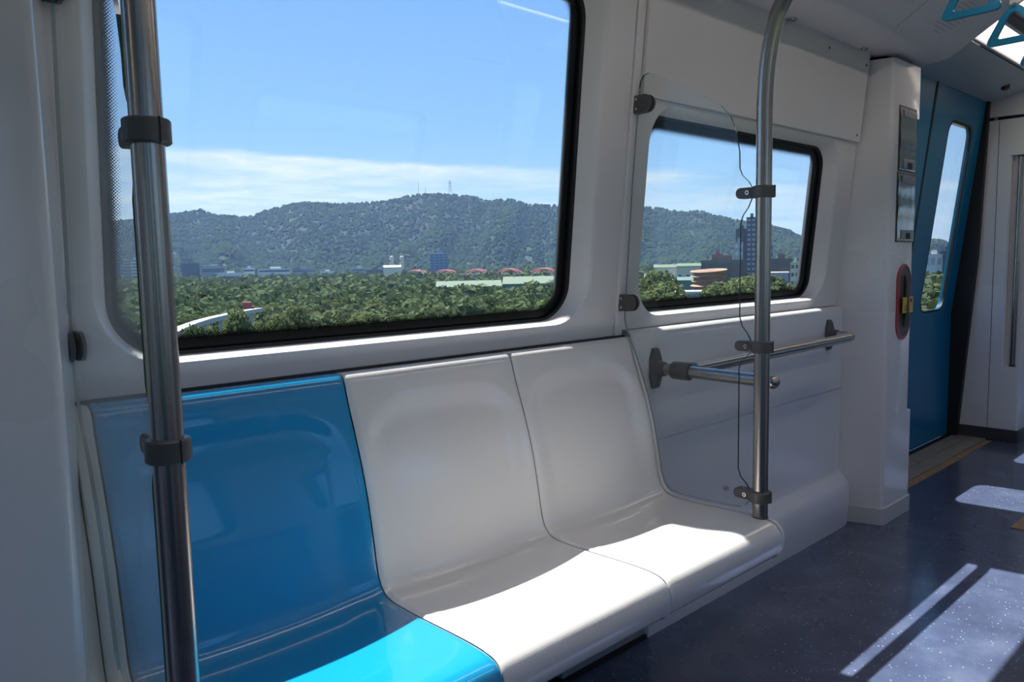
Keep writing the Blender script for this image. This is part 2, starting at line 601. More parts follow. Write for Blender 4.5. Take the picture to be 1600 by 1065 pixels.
def window(name, W, r, s, clear, xoff, label, top_dots=True):
    root = empty(name, (W[0] + xoff, side(yw(0.9) + 0.038, s), W[2]), label, kind='structure')

    def lp(off, dep, rad):
        return [(x + xoff, side(yw(z) + dep, s), z) for x, z in rr(W[0] - off, W[1] + off, W[2] - off, W[3] + off, rad, 10)]
    c0, c1, c2, c3 = clear

    def lc(t, dep):     # from outer black edge (0) to the clear edge (1)
        x0, x1 = W[0] + (c0 - W[0]) * t, W[1] + (c1 - W[1]) * t
        z0, z1 = W[2] + (c2 - W[2]) * t, W[3] + (c3 - W[3]) * t
        return [(x + xoff, side(yw(z) + dep, s), z) for x, z in rr(x0, x1, z0, z1, r - 0.035 * t, 10)]
    # gasket, opaque printed border, dotted fade, pane
    MB().loops([lp(0.004, 0.044, r), lp(-0.005, 0.047, r - 0.006), lp(-0.005, 0.056, r - 0.006)]).build('gasket', 'rubber_black', root)
    MB().loops([lc(-0.05, 0.0555), lc(0.80, 0.0555)], ).build('printed_border', 'frit_black', root)
    mb = MB()
    K = 6
    def ld(d):          # dotted fade running inwards from the solid border
        t = 0.80
        x0, x1 = W[0] + (c0 - W[0]) * t + d, W[1] + (c1 - W[1]) * t - d
        z0, z1 = W[2] + (c2 - W[2]) * t + d, W[3] + (c3 - W[3]) * t - d
        return [(x + xoff, side(yw(z) + 0.0556, s), z) for x, z in rr(x0, x1, z0, z1, r - 0.028 - d * 0.6, 10)]
    rings = [ld(0.017 * k / K) for k in range(K + 1)]
    mb.loops(rings)
    n = len(rings[0])
    o = mb.build('dotted_border', 'frit_dots', root, recalc=False)
    uvl = o.data.uv_layers.new(name='uv')
    for poly in o.data.polygons:
        for li in poly.loop_indices:
            uvl.data[li].uv = (0.0, (o.data.loops[li].vertex_index // n) / K)
    pane = MB()
    A = [(x + xoff, side(yw(z) + 0.057, s), z) for x, z in rr(W[0], W[1], W[2], W[3], r, 10)]
    B = [(x, y + (0.006 if s > 0 else -0.006), z) for x, y, z in A]
    pane.loops([A, B], cap0=True, cap1=True).build('pane', 'glass_window', root)
    return root


def wall_bay(s, xoff, tagname, lab, detail=True):
    root = empty(tagname, (xoff + 1.2, side(0.02, s), 0), lab, kind='structure')
    Y = lambda y: side(y, s)
    # panel round the first window
    mb = MB(); surround(mb, (0.0 + xoff, 1.296 + xoff, 0.842, 1.800), (W1[0] + xoff, W1[1] + xoff, W1[2], W1[3]), 0.095, s, PROF)
    mb.build('window_surround', 'panel_white', root, smooth=True, ang=25)
    # mullion cover strip
    mb = MB()
    mb.loops([[(x + xoff, Y(yw(z) - d), z) for x, d in ((1.2985, -0.004), (1.2995, 0.003), (1.303, 0.005), (1.327, 0.005), (1.3305, 0.003), (1.3315, -0.004))] for z in (0.842, 1.2, 1.800)], close=False)
    mb.build('mullion_strip', 'panel_white', root, smooth=True)
    # wall strip towards the left pillar
    mb = MB(); mb.loops([[(x + xoff, Y(yw(z) + 0.0006), z) for x in (-0.10, 0.001)] for z in (0.842, 1.80)], close=False)
    mb.build('wall_strip', 'panel_white', root)
    # panel round the second window
    mb = MB(); surround(mb, (1.334 + xoff, 2.668 + xoff, 0.864, 1.482), (W2[0] + xoff, W2[1] + xoff, W2[2], W2[3]), 0.075, s,
                        [(0.052, 0.0), (0.046, 0.001), (0.040, 0.005), (0.030, 0.014), (0.014, 0.034), (0.005, 0.046), (0.0, 0.052), (0.0, 0.060)], KL=0.45, KB=0.26, KT=0.5)
    mb.build('window_surround', 'panel_white', root, smooth=True, ang=25)
    # upper access panel, standing slightly proud
    mb = MB()
    prof = [(1.4835, 0.010), (1.4825, -0.010), (1.4845, -0.013), (1.79, -0.013), (1.80, -0.013)]
    mb.loops([[(x + xoff, Y(yw(z) + d), z) for z, d in prof] for x in (1.334, 2.66)], close=False)
    for x in (1.334, 2.66):
        mb.add([(x + xoff, Y(yw(z) + d), z) for z, d in ((1.4835, 0.01), (1.4835, -0.013), (1.80, -0.013), (1.80, 0.01))], [(0, 1, 2, 3)])
    up = mb.build('upper_panel', 'panel_white', root)
    if detail:
        for x, z in ((1.42, 1.765), (1.93, 1.765), (2.33, 1.765), (2.635, 1.755), (2.63, 1.505)):
            MB().tube([(x, yw(z) - 0.0125, z), (x, yw(z) - 0.0155, z)], 0.0042, 10).build('screw', 'dark_plastic', up)
    # lower panel under the second window with a rounded shoulder, a crease and a rounded heater box at the foot
    lp = [(0.862, 0.010), (0.863, -0.012), (0.860, -0.024), (0.852, -0.031), (0.838, -0.034), (0.546, -0.032), (0.5435, -0.026),
          (0.541, -0.032), (0.24, -0.032), (0.215, -0.034), (0.20, -0.042), (0.186, -0.058), (0.165, -0.070), (0.14, -0.075), (0.075, -0.075), (0.073, -0.071), (0.055, -0.071), (0.0, -0.066)]
    mb = MB()
    xs = [1.336, 1.345, 1.5, 2.0, 2.55, 2.60, 2.63, 2.648, 2.658, 2.664]
    dd = [0.014, 0, 0, 0, 0, 0.001, 0.004, 0.009, 0.016, 0.026]
    mb.loops([[(x + xoff, Y(min(y + d, 0.012)), z) for z, y in lp] for x, d in zip(xs, dd)], close=False)
    mb.build('lower_panel', 'lower_panel', root, smooth=True, ang=50)
    # band behind the seats down to the floor
    mb = MB(); mb.box(-0.10 + xoff, 1.345 + xoff, Y(0.015), Y(0.05), 0.0, 0.846)
    mb.build('seat_backing', 'plinth_grey', root)
    mb = MB(); mb.box(-0.06 + xoff, 1.335 + xoff, Y(0.002), Y(0.030), 0.835, 0.8505)
    mb.build('shadow_gap', 'rubber_black', root)
    # outer skin strips closing the wall from the outside
    sk = MB()
    for x0, x1, z0, z1 in ((-0.325, W1[0], -0.05, 1.95), (W1[1], W2[0], -0.05, 1.95), (W2[1], 2.970, -0.05, 1.95), (W1[0], W1[1], -0.05, W1[2]), (W2[0], W2[1], -0.05, W2[2]),
                           (W1[0], W1[1], W1[3], 1.95), (W2[0], W2[1], W2[3], 1.95)):
        vs = [(x + xoff, Y(yw(z) + d), z) for z in (z0, z1) for d in (0.078, 0.092) for x in (x0 - 0.004, x1 + 0.004)]
        sk.add(vs, [(0, 1, 5, 4), (2, 3, 7, 6), (0, 1, 3, 2), (4, 5, 7, 6), (0, 2, 6, 4), (1, 3, 7, 5)])
    sk.build('outer_skin', 'plinth_grey', root)
    return root


def pillar(s, cx, flip, name, lab):
    """door pillar; local x: 0 at seat side foot, 0.315 at the door side; flip mirrors it"""
    def X(x): return cx + (x if not flip else -x)
    Y = lambda y: side(y, s)
    root = empty(name, (X(0.16), Y(-0.06), 0), lab, kind='structure')

    def sect(notch, z=0.0):
        yj = float(np.interp(z, (0.0, 1.04, 1.885), (0.150, 0.078, 0.048)))
        p = [(0.0, 0.03), (0.0, -0.018)]
        for a in range(0, 91, 15):       # seat side front corner
            p.append((0.060 - 0.018 * math.cos(math.radians(a)), -0.150 - 0.018 * math.sin(math.radians(a))))
        if notch:
            p += [(0.268, -0.168), (0.276, -0.164), (0.280, -0.156), (0.280, -0.098), (0.284, -0.090), (0.292, -0.086), (0.306, -0.086), (0.314, -0.078)]
        else:
            for a in range(90, -1, -15):
                p.append((0.302 + 0.012 * math.cos(math.radians(a)), -0.156 - 0.012 * math.sin(math.radians(a))))
        p += [(0.315, -0.03), (0.315, yj), (0.275, yj)]
        return [(X(x), Y(y)) for x, y in p]
    for nm, nt, z0, z1 in (('pillar_foot', False, 0.070, 0.425), ('pillar_shaft', True, 0.425, 1.585), ('pillar_head', False, 1.585, 1.782)):
        MB().loops([[(x, y, z) for x, y in sect(nt, z)] for z in (z0, z1)], cap0=True, cap1=True).build(nm, 'pillar_white', root, smooth=True, ang=40)
    base = [(x + (0.006 if (x > X(0.16)) else -0.006), y + (-0.006 if s > 0 else 0.006)) for x, y in sect(False, 0.0)]
    MB().prism(base, 'z', 0.0, 0.069).build('skirting', 'skirting_grey' if not flip else 'skirting_dark', root, smooth=True, bevel=0.002)
    MB().prism([(X(0.02), Y(0.05)), (X(0.07), Y(-0.13)), (X(0.29), Y(-0.13)), (X(0.30), Y(0.05))], 'z', 1.782, 1.80).build('top_gasket', 'rubber_black', root)
    # seam line of the door side cover
    MB().box(X(0.3145), X(0.3162), Y(-0.0215), Y(-0.0190), 0.07, 1.775).build('cover_seam', 'skirting_dark', root)
    return root, X, Y


Q = [(0.24, 1.802), (-0.05, 1.800), (-0.20, 1.7965), (-0.245, 1.799), (-0.268, 1.806), (-0.30, 1.826), (-0.50, 1.953), (-0.56, 1.985), (-0.62, 2.000)]   # side soffit profile
QD = [(0.24, 1.888), (0.075, 1.884), (0.05, 1.880), (-0.22, 1.945)]                                             # door bay header


def ceiling_bay(x0, x1, prof, s, name, lab, matn='ceiling_white', seam=True):
    root = empty(name, ((x0 + x1) / 2, side(prof[len(prof) // 2][0], s), 1.8), lab, kind='structure')
    mb = MB()
    mb.loops([[(x, side(y, s), z) for y, z in prof] for x in (x0, x1)], close=False)
    # end faces
    for x in (x0, x1):
        L = [(x, side(y, s), z) for y, z in prof] + [(x, side(prof[-1][0], s), 2.2), (x, side(prof[0][0], s), 2.2)]
        mb.add(L, [tuple(range(len(L)))])
    mb.build('soffit_panel', matn, root, smooth=True, ang=30)
    return root


walls = {}
for s, sn in ((1, 'window_side'), (-1, 'aisle_side')):
    for k, xo in enumerate((0.0, PERIOD, -PERIOD)):
        ttl = {0: 'white carriage side wall behind the seats, with two window openings', PERIOD: 'white side wall of the next seating bay past the blue door',
               -PERIOD: 'white side wall of the seating bay before the left pillar'}[xo] if s > 0 else \
              {0: 'white side wall across the aisle behind the camera', PERIOD: 'white side wall across the aisle, one bay further on',
               -PERIOD: 'white side wall across the aisle, one bay back'}[xo]
        wall_bay(s, xo, 'wall_' + sn, ttl, detail=(k == 0 and s > 0))
        if s > 0 and k == 0:
            l1, l2 = 'large window with black printed border above the blue and white seats', 'smaller window above the handrail, behind the clear screen'
        else:
            nm = {0: 'opposite', PERIOD: 'further', -PERIOD: 'rear'}[xo]
            l1 = '%s bay large window on the %s' % (nm, 'seat side' if s > 0 else 'far side of the aisle')
            l2 = '%s bay small window on the %s' % (nm, 'seat side' if s > 0 else 'far side of the aisle')
        window('window_%d' % (1 + 2 * k + (0 if s > 0 else 6)), W1, 0.095, s, (0.068, 1.114, 0.936, 1.698), xo, l1)
        window('window_%d' % (2 + 2 * k + (0 if s > 0 else 6)), W2, 0.075, s, (1.455, 2.440, 0.935, 1.420), xo, l2)
        ceiling_bay(-0.335 + xo, 2.985 + xo, Q, s, 'ceiling', 'grey white sloping ceiling soffit over the %s bay' % (
            {0: 'three seats', PERIOD: 'farther seating', -PERIOD: 'rear seating'}[xo] if s > 0 else {0: 'opposite', PERIOD: 'opposite farther', -PERIOD: 'opposite rear'}[xo]))
        ceiling_bay(2.985 + xo, 4.565 + xo, QD, s, 'ceiling', 'pale ceiling header panel above the %s' % (
            {0: 'blue door', PERIOD: 'next door further on', -PERIOD: 'door on the left'}[xo] if s > 0 else {0: 'opposite door', PERIOD: 'opposite farther door', -PERIOD: 'opposite rear door'}[xo]))

# middle ceiling
mb = MB()
mb.loops([[(x, y, z) for y, z in ((-0.60, 2.003), (-0.66, 2.02), (WIDTH_MID, 2.05), (2 * WIDTH_MID + 0.66, 2.02), (2 * WIDTH_MID + 0.60, 2.003))] for x in (END_X0, END_X1)], close=False)
mb.box(END_X0, END_X1, -2.7, 0.25, 2.2, 2.24)
tag(mb.build('ceiling', 'ceiling_white', origin=(2, WIDTH_MID, 2.0)), 'flat middle ceiling running along the carriage aisle', kind='structure')
for nm, x in (('wall_rear_end', END_X0), ('wall_front_end', END_X1)):
    tag(MB().box(x, x + 0.04, -2.7, 0.25, -0.06, 2.24).build(nm, 'panel_white'), 'plain end wall closing the %s of the carriage' % ('rear' if x < 0 else 'front'), kind='structure')


# ------------------------------------------------------------------ doors
def yd(z):
    return 0.175 - 0.122 * max(0.0, z - 0.74)


def door(s, x0, x1, n, lab):
    Y = lambda y: side(y, s)
    root = empty('door_%d' % n, ((x0 + x1) / 2, Y(0.17), 0), lab, kind='structure')
    mid = (x0 + x1) / 2
    for a, b in ((x0, mid - 0.009), (mid + 0.009, x1)):
        w = b - a
        hole = (a + 0.165, b - 0.246, 0.742, 1.742) if a < mid - 0.1 else (a + 0.246, b - 0.165, 0.742, 1.742)
        L = [[(x, Y(yd(z)), z) for x, z in rr(a, b, 0.700, 1.886, 0.002, 8)]]
        for off, dep in ((0.012, 0.0), (0.010, 0.002), (0.0, 0.005), (0.0, 0.032)):
            L.append([(x, Y(yd(z) + dep), z) for x, z in rr(hole[0] - off, hole[1] + off, hole[2] - off, hole[3] + off, 0.075 + off, 8)])
        L.append([(x, Y(yd(z) + 0.032), z) for x, z in rr(a, b, 0.700, 1.886, 0.002, 8)])
        L.append(L[0])
        leaf = MB().loops(L).box(a, b, Y(0.175), Y(0.207), 0.012, 0.7005).build('door_leaf', 'door_blue', root, smooth=True, ang=25)
        g0 = [(x, Y(yd(z) + 0.004), z) for x, z in rr(hole[0] - 0.0005, hole[1] + 0.0005, hole[2] - 0.0005, hole[3] + 0.0005, 0.075, 8)]
        g1 = [(x, Y(yd(z) + 0.004), z) for x, z in rr(hole[0] + 0.010, hole[1] - 0.010, hole[2] + 0.010, hole[3] - 0.010, 0.066, 8)]
        g2 = [(x, Y(yd(z) + 0.016), z) for x, z in rr(hole[0] + 0.010, hole[1] - 0.010, hole[2] + 0.010, hole[3] - 0.010, 0.066, 8)]
        MB().loops([g0, g1, g2]).build('window_seal', 'rubber_black', leaf)
        A = [(x, Y(yd(z) + 0.010), z) for x, z in rr(*hole, 0.075, 8)]
        B = [(x, Y(yd(z) + 0.016), z) for x, z in rr(*hole, 0.075, 8)]
        MB().loops([A, B], cap0=True, cap1=True).build('pane', 'glass_window', leaf)
    MB().loops([[(x, Y(yd(z) + d), z) for x, d in ((mid - 0.011, 0.03), (mid - 0.009, -0.004), (mid + 0.009, -0.004), (mid + 0.011, 0.03))] for z in (0.012, 0.74, 1.886)]).build('centre_seal', 'rubber_black', root)
    for xa, xb in ((x0 - 0.004, x0 + 0.036), (x1 - 0.036, x1 + 0.004)):  # jamb reveals; their black also stands in for door shading at the pocket
        MB().loops([[(xa, Y(yd(z) + 0.03), z), (xa, Y(y), z), (xb, Y(y), z), (xb, Y(yd(z) + 0.03), z)] for z, y in ((0.0, 0.126), (1.04, 0.053), (1.885, 0.024))]).build('jamb_reveal_shade', 'rubber_black', root)
    # outer closing strip above the door
    MB().box(x0 - 0.02, x1 + 0.02, Y(0.03), Y(0.10), 1.885, 1.96).build('head_cover', 'rubber_black', root)
    return root


for s in (1, -1):
    for k, xo in enumerate((0.0, -PERIOD, PERIOD)):
        door(s, 2.985 + xo, 4.565 + xo, 1 + k + (0 if s > 0 else 3),
             ('double blue sliding door with tall rounded windows beyond the pillar' if xo == 0 else 'blue sliding door %s' % ('behind the left pillar' if xo < 0 else 'far down the carriage'))
             if s > 0 else 'blue sliding door across the aisle, %s' % {0: 'middle', -PERIOD: 'rear', PERIOD: 'front'}[xo])

# pillars on the seat side that the picture shows, plus their twins
pr, PX, PY = pillar(1, 2.665, False, 'wall_pillar', 'white door pillar with steel panels between small window and blue door')
pf, FX, FY = pillar(1, 4.885, True, 'wall_pillar', 'white pillar with recessed steel pole on the far side of the door')
pl, LX, LY = pillar(1, -0.020, True, 'wall_pillar', 'large grey white pillar at the left edge of the picture')
for s, xs in ((1, ((-2.235, False), (7.565, False))), (-1, ((2.665, False), (4.885, True), (-0.02, True), (-2.235, False)))):
    for i, (x, fl) in enumerate(xs):
        pillar(s, x, fl, 'wall_pillar', ('white door pillar of another bay, number %d along the seat side' if s > 0 else 'white door pillar across the aisle, number %d from the front') % (i + 1))
for x0, x1 in ((3.0, 4.55), (3.0 - PERIOD, 4.55 - PERIOD)):
    pass

# floor threshold at the door: metal plates and a tan marking strip
th = empty('trim_1', (3.775, 0.07, 0), 'metal threshold plates on the floor in front of the blue door', kind='structure')
for i in range(4):
    a = 2.99 + i * 0.395
    for y0, y1 in ((-0.018, 0.062), (0.066, 0.150)):
        MB().box(a, a + 0.390, y0, y1, 0.0, 0.006).build('threshold_plate', 'threshold_metal', th, bevel=0.0015)
MB().box(2.99, 4.57, 0.154, 0.175, 0.0, 0.010).build('door_track', 'rubber_black', th)
tag(MB().box(2.99, 4.53, -0.058, -0.022, 0.0, 0.004).build('trim_2', 'strip_tan', bevel=0.001), 'tan marking strip along the door threshold on the floor', kind='structure')
tag(MB().box(3.02, 3.20, -1.90, -0.525, 0.0, 0.003).build('trim_3', 'strip_tan', bevel=0.001), 'tan marking strip crossing the floor at the right edge', kind='structure')

# ------------------------------------------------------------------ ceiling fittings
emit_mat('lamp_diffuser_soft', (1.0, 0.87, 0.80), 1.8)


def lamp(x0, x1, y0, z0, y1, z1, lab, s=1, dm='lamp_diffuser'):
    Y = lambda y: side(y, s)
    t = empty('ceiling_light', ((x0 + x1) / 2, Y((y0 + y1) / 2), (z0 + z1) / 2), lab, 'ceiling light', 'strip lights along the ceiling')
    n = Vector((0, -(z1 - z0), (y1 - y0))).normalized()
    MB().add([(x, Y(y), z + dz) for dz in (0.0, 0.025) for x, y, z in ((x0, y0, z0), (x1, y0, z0), (x1, y1, z1), (x0, y1, z1))],
             [(0, 1, 2, 3), (4, 5, 6, 7), (0, 1, 5, 4), (1, 2, 6, 5), (2, 3, 7, 6), (3, 0, 4, 7)]).build('diffuser', dm, t)
    for y, z in ((y0, z0), (y1, z1)):
        MB().box(x0, x1, Y(y - 0.008), Y(y + 0.008), z - 0.008, z + 0.020).build('rim', 'ceiling_white', t, bevel=0.003)
    return t


lamp(3.0, 4.55, -0.232, 1.953, -0.36, 1.978, 'bright strip light on the ceiling next to the door header', dm='lamp_diffuser_soft')
lamp(3.0, 4.55, -0.425, 1.985, -0.58, 2.000, 'bright strip light beside the dark ceiling channel near the aisle', dm='lamp_diffuser_soft')
tag(MB().box(3.0, 4.55, -0.37, -0.415, 1.972, 1.985).build('ceiling_channel', 'dark_plastic', bevel=0.004), 'dark slotted channel between the two door strip lights on ceiling', 'ceiling channel')
for i, (x0, x1) in enumerate(((-0.3, 1.30), (1.34, 2.94))):
    lamp(x0, x1, -0.68, 2.012, -0.76, 2.016, ['ceiling strip light above the seats, the one nearer the left pillar', 'ceiling strip light above the seats, the one nearer the door'][i])
    lamp(x0, x1, -0.68, 2.012, -0.76, 2.016, ['ceiling strip light across the aisle, rear one', 'ceiling strip light across the aisle, front one'][i], s=-1)
for x0 in (-4.0, 5.0, 7.0):
    lamp(x0, x0 + 1.9, -0.68, 2.012, -0.76, 2.016, 'ceiling strip light %s' % {-4.0: 'far behind the left pillar', 5.0: 'past the door, first one', 7.0: 'past the door, second one'}[x0])

soff = [o for o in bpy.data.objects if o.name == 'ceiling'][0]
for x in (1.50, 2.03, 2.56):
    b = MB().tube([(x, -0.118, 1.802), (x, -0.118, 1.794), (x, -0.118, 1.790)], 0.011, 16, rs=[0.0125, 0.0125, 0.009]).build('soffit_screw', 'screw_steel', soff, smooth=True)
    MB().tube([(x, -0.118, 1.7905), (x, -0.118, 1.7893)], 0.004, 6).build('hex_socket', 'dark_plastic', b)
# seam across the sloping soffit and the speaker holes on it
def slope(y):
    return 1.826 + (-0.30 - y) * (1.953 - 1.826) / 0.20
vs = []
MB().add([(x, y, slope(y) - 0.0006) for y in (-0.272, -0.50) for x in (2.4285, 2.4310)], [(0, 1, 3, 2)]).build('panel_seam', 'dark_plastic', soff, recalc=False)
g = MB()
for i in range(15):
    for j in range(10):
        x = 2.60 + i * 0.0125; y = -0.315 - j * 0.012
        if ((x - 2.687) / 0.09) ** 2 + ((y + 0.37) / 0.058) ** 2 > 1: continue
        pts = [(x + 0.0028 * math.cos(a * math.pi / 3), y + 0.0028 * math.sin(a * math.pi / 3)) for a in range(6)]
        g.add([(px, py, slope(py) - 0.0008) for px, py in pts], [tuple(range(6))])
gr = g.build('speaker_holes', 'plinth_grey', soff, recalc=False); gr['kind'] = 'stuff'
tag(MB().tube([(4.347, -0.10, 1.922), (4.347, -0.10, 1.904), (4.347, -0.10, 1.895)], 0.02, 16, rs=[0.024, 0.022, 0.008]).build('ceiling_sensor', 'sensor_dark', smooth=True),
    'small dark red sensor dome on the ceiling above the door', 'sensor')

# strap rail with blue triangular grab handles
rl = empty('strap_rail', (2.2, -0.612, 1.875), 'steel ceiling rail carrying the blue strap handles', 'rail')
MB().tube([(-0.2, -0.612, 1.875), (4.4, -0.612, 1.875)], 0.016, 18).build('rail_tube', 'steel_brushed', rl, smooth=True)
for x in (0.3, 1.7, 3.1, 4.3):
    MB().tube([(x, -0.612, 1.875), (x, -0.612, 2.003)], 0.012, 14).build('rail_post', 'steel_brushed', rl, smooth=True)


def strap(x, lab):
    t = empty('hanging_strap', (x, -0.612, 1.70), lab, 'strap handle', 'blue strap handles hanging from the ceiling rail')
    yc = -0.612

    def tri(w, h, r, z0):
        # rounded triangle outline (y,z), base down, apex up
        P = [Vector((yc - w, z0)), Vector((yc + w, z0)), Vector((yc, z0 + h))]
        out = []
        for i in range(3):
            a, b, c = P[i - 1], P[i], P[(i + 1) % 3]
            d1, d2 = (a - b).normalized(), (c - b).normalized()
            rr_ = r[i]
            p0, p1 = b + d1 * rr_, b + d2 * rr_
            for k in range(9):
                q = k / 8
                out.append(((1 - q) ** 2) * p0 + 2 * q * (1 - q) * b + q * q * p1)
        return out
    o = tri(0.080, 0.152, (0.028, 0.028, 0.088), 1.688)
    i = tri(0.047, 0.098, (0.016, 0.016, 0.056), 1.7065)
    L = []
    for pts, dx in ((o, -0.006), (o, 0.006), (i, 0.008), (i, -0.008), (o, -0.006)):
        L.append([(x + dx, p.x, p.y) for p in pts])
    MB().loops(L).build('grip_ring', 'strap_blue', t, smooth=True, bevel=0.002, ang=30)
    MB().tube([(x - 0.011, yc, 1.800), (x + 0.011, yc, 1.800)], 0.0055, 12).build('pivot_bolt', 'screw_steel', t, smooth=True)
    MB().box(x - 0.003, x + 0.003, yc - 0.015, yc + 0.015, 1.803, 1.862).build('strap_band', 'ceiling_white', t, bevel=0.001)
    MB().tube([(x - 0.018, yc, 1.875), (x + 0.018, yc, 1.875)], 0.0205, 18).build('rail_clip', 'dark_plastic', t, smooth=True)


for x, lab in ((2.05, 'nearest blue triangular strap handle, cut by the top edge'), (2.45, 'middle blue triangular strap handle at upper right corner'),
               (2.82, 'farthest blue triangular strap handle, lowest at the right edge')):
    strap(x, lab)

# ------------------------------------------------------------------ seats
PROFILE = [(0.010, 0.846), (-0.008, 0.8465), (-0.019, 0.8440), (-0.027, 0.8365), (-0.033, 0.822), (-0.040, 0.798), (-0.055, 0.755), (-0.078, 0.690), (-0.098, 0.620), (-0.112, 0.550),
           (-0.122, 0.490), (-0.130, 0.462), (-0.142, 0.446), (-0.160, 0.4385), (-0.20, 0.4355), (-0.27, 0.4365), (-0.34, 0.4385), (-0.40, 0.4390), (-0.435, 0.4365), (-0.455, 0.430),
           (-0.468, 0.417), (-0.474, 0.398), (-0.472, 0.375), (-0.465, 0.358), (-0.452, 0.348), (-0.43, 0.344), (-0.30, 0.335), (-0.05, 0.315)]
SP = smooth_path(PROFILE, 6)
SP = np.array(SP)


def sstep(a, b, x):
    t = min(1, max(0, (x - a) / (b - a)))
    return t * t * (3 - 2 * t)


def seat(x0, x1, matn, name_label, last=False):
    nt = 60
    root = empty('moulded_seat', ((x0 + x1) / 2, -0.22, 0.33), name_label, 'seat', 'three moulded bench seats')
    ts = np.linspace(-1, 1, nt + 1)
    G = np.zeros((len(SP), nt + 1, 3))
    for i, (y, z) in enumerate(SP):
        for j, t in enumerate(ts):
            a = abs(t)
            ztop = 0.802 - 0.075 * max(0, (a - 0.30) / 0.70) ** 2.4
            wide = 1 - a ** 2.2
            dy = dz = 0.0
            if i < len(SP) * 0.42:
                m = (0.35 * wide + 0.65 * (1 - sstep(0.70, 0.95, a))) * sstep(0.0, 0.055, ztop - z)
                dy = 0.014 * m * (1 - 0.5 * (1 - sstep(0.45, 0.62, z)))
                dz = -0.013 * wide * (1 - sstep(0.44, 0.56, z))
            elif y > -0.46 and z > 0.40:
                m = 0.35 * wide + 0.65 * (1 - sstep(0.70, 0.95, a))
                dy = 0.007 * m * sstep(-0.24, -0.14, y)
                dz = -0.013 * wide * sstep(-0.460, -0.33, y)
            x = x0 + 0.0016 + (x1 - x0 - 0.0032) * (t + 1) / 2
            # tiny rolled edge at the joints
            e = max(0, (a - 0.965) / 0.035) ** 2 * 0.0035
            G[i, j] = (x, y + dy + (e if i < 70 else 0), z + dz - (e if i >= 70 else 0))
    # vertex normals of the whole sheet
    du = np.gradient(G, axis=0); dv = np.gradient(G, axis=1)
    Nn = np.cross(dv, du); Nn /= np.linalg.norm(Nn, axis=2, keepdims=True) + 1e-12
    if Nn[60, 30].dot(np.array([0, -1, 0.5])) < 0: Nn = -Nn
    crease = 6 * 13
    org = np.array(root.location)
    for nm, i0, i1 in (('backrest', 0, crease), ('seat_pan', crease, len(SP) - 1)):
        sub = G[i0:i1 + 1]
        nn = Nn[i0:i1 + 1].reshape(-1, 3)
        R_, C_ = sub.shape[:2]
        V = sub.reshape(-1, 3) - org
        F = [(r * C_ + c, (r + 1) * C_ + c, (r + 1) * C_ + c + 1, r * C_ + c + 1) for r in range(R_ - 1) for c in range(C_ - 1)]
        nv = len(V)
        # thickness: side skirts at both ends
        verts = V.tolist(); norms = nn.tolist()
        for c in (0, C_ - 1):
            b = len(verts)
            for r in range(R_):
                p = np.array(verts[r * C_ + c]); n_ = nn[r * C_ + c]
                verts.append((p - n_ * 0.010).tolist()); norms.append([-1.0 if c == 0 else 1.0, 0, 0])
            for r in range(R_ - 1):
                F.append((r * C_ + c, b + r, b + r + 1, (r + 1) * C_ + c))
        me = bpy.data.meshes.new(nm)
        me.from_pydata(verts, [], F)
        me.materials.append(MATS[matn])
        for p in me.polygons: p.use_smooth = True
        me.normals_split_custom_set_from_vertices([tuple(n) for n in norms])
        o = bpy.data.objects.new(nm, me); COL.objects.link(o); o.parent = root
    return root


seat(0.0, 0.44, 'seat_blue', 'glossy blue moulded seat at the left end of the bench')
seat(0.44, 0.88, 'seat_white', 'glossy white moulded seat in the middle, beside the blue one')
seat(0.88, 1.322, 'seat_white', 'glossy white moulded seat at the right end under the pole')


def end_trim(x0, x1, inset, lab, matn='trim_cream'):
    pts = [(y + 0.0, z) for y, z in SP]
    # shrink slightly so the trim sits just behind the seat shell
    P = np.array(pts)
    T = np.gradient(P, axis=0); T /= np.linalg.norm(T, axis=1, keepdims=True)
    nrm = np.stack([T[:, 1], -T[:, 0]], 1)
    if nrm[60][0] > 0: nrm = -nrm
    A = P - nrm * inset
    B = P - nrm * (inset + 0.02)
    mb = MB()
    r = 0.004
    L = []
    for x, d in ((x0, r), (x0 + r * 0.3, r * 0.3), (x0 + r, 0), (x1 - r, 0), (x1 - r * 0.3, r * 0.3), (x1, r)):
        L.append([(x, p[0], p[1]) for p in (P - nrm * (inset + d))])
    mb.loops(L, close=False)
    for x in (x0, x1):
        a = [(x, p[0], p[1]) for p in (P - nrm * (inset + r))]; b = [(x, p[0], p[1]) for p in B]
        n = len(a)
        mb.add(a + b, [(i, i + 1, n + i + 1, n + i) for i in range(n - 1)])
    return tag(mb.build('seat_end_trim', matn, smooth=True, ang=40), lab, 'trim')


end_trim(-0.030, -0.001, 0.001, 'narrow cream edge trim on the left end of the blue seat')
end_trim(-0.082, -0.0305, 0.012, 'recessed cream filler strip between left trim and big pillar')
end_trim(1.324, 1.338, 0.001, 'thin white edge trim along the right end of the bench', 'seat_white')

# under-seat plinth with a dark opening
pt = empty('seat_plinth', (0.66, -0.03, 0), 'grey plinth closing the space under the bench seats', 'plinth')
MB().box(1.00, 1.336, -0.062, 0.012, 0.012, 0.318).build('plinth_panel', 'plinth_grey', pt, bevel=0.003)
MB().box(-0.05, 0.997, -0.030, 0.012, 0.012, 0.318).build('plinth_recess', 'rubber_black', pt)
MB().box(-0.05, 1.336, -0.068, 0.012, 0.0, 0.012).build('floor_seal', 'rubber_black', pt)

# ------------------------------------------------------------------ poles with clamps, clear screens
XP = (-0.018, 1.318)
YPOLE = -0.418
RP = 0.0178
CLAMP_Z = (0.488, 0.846, 1.203)


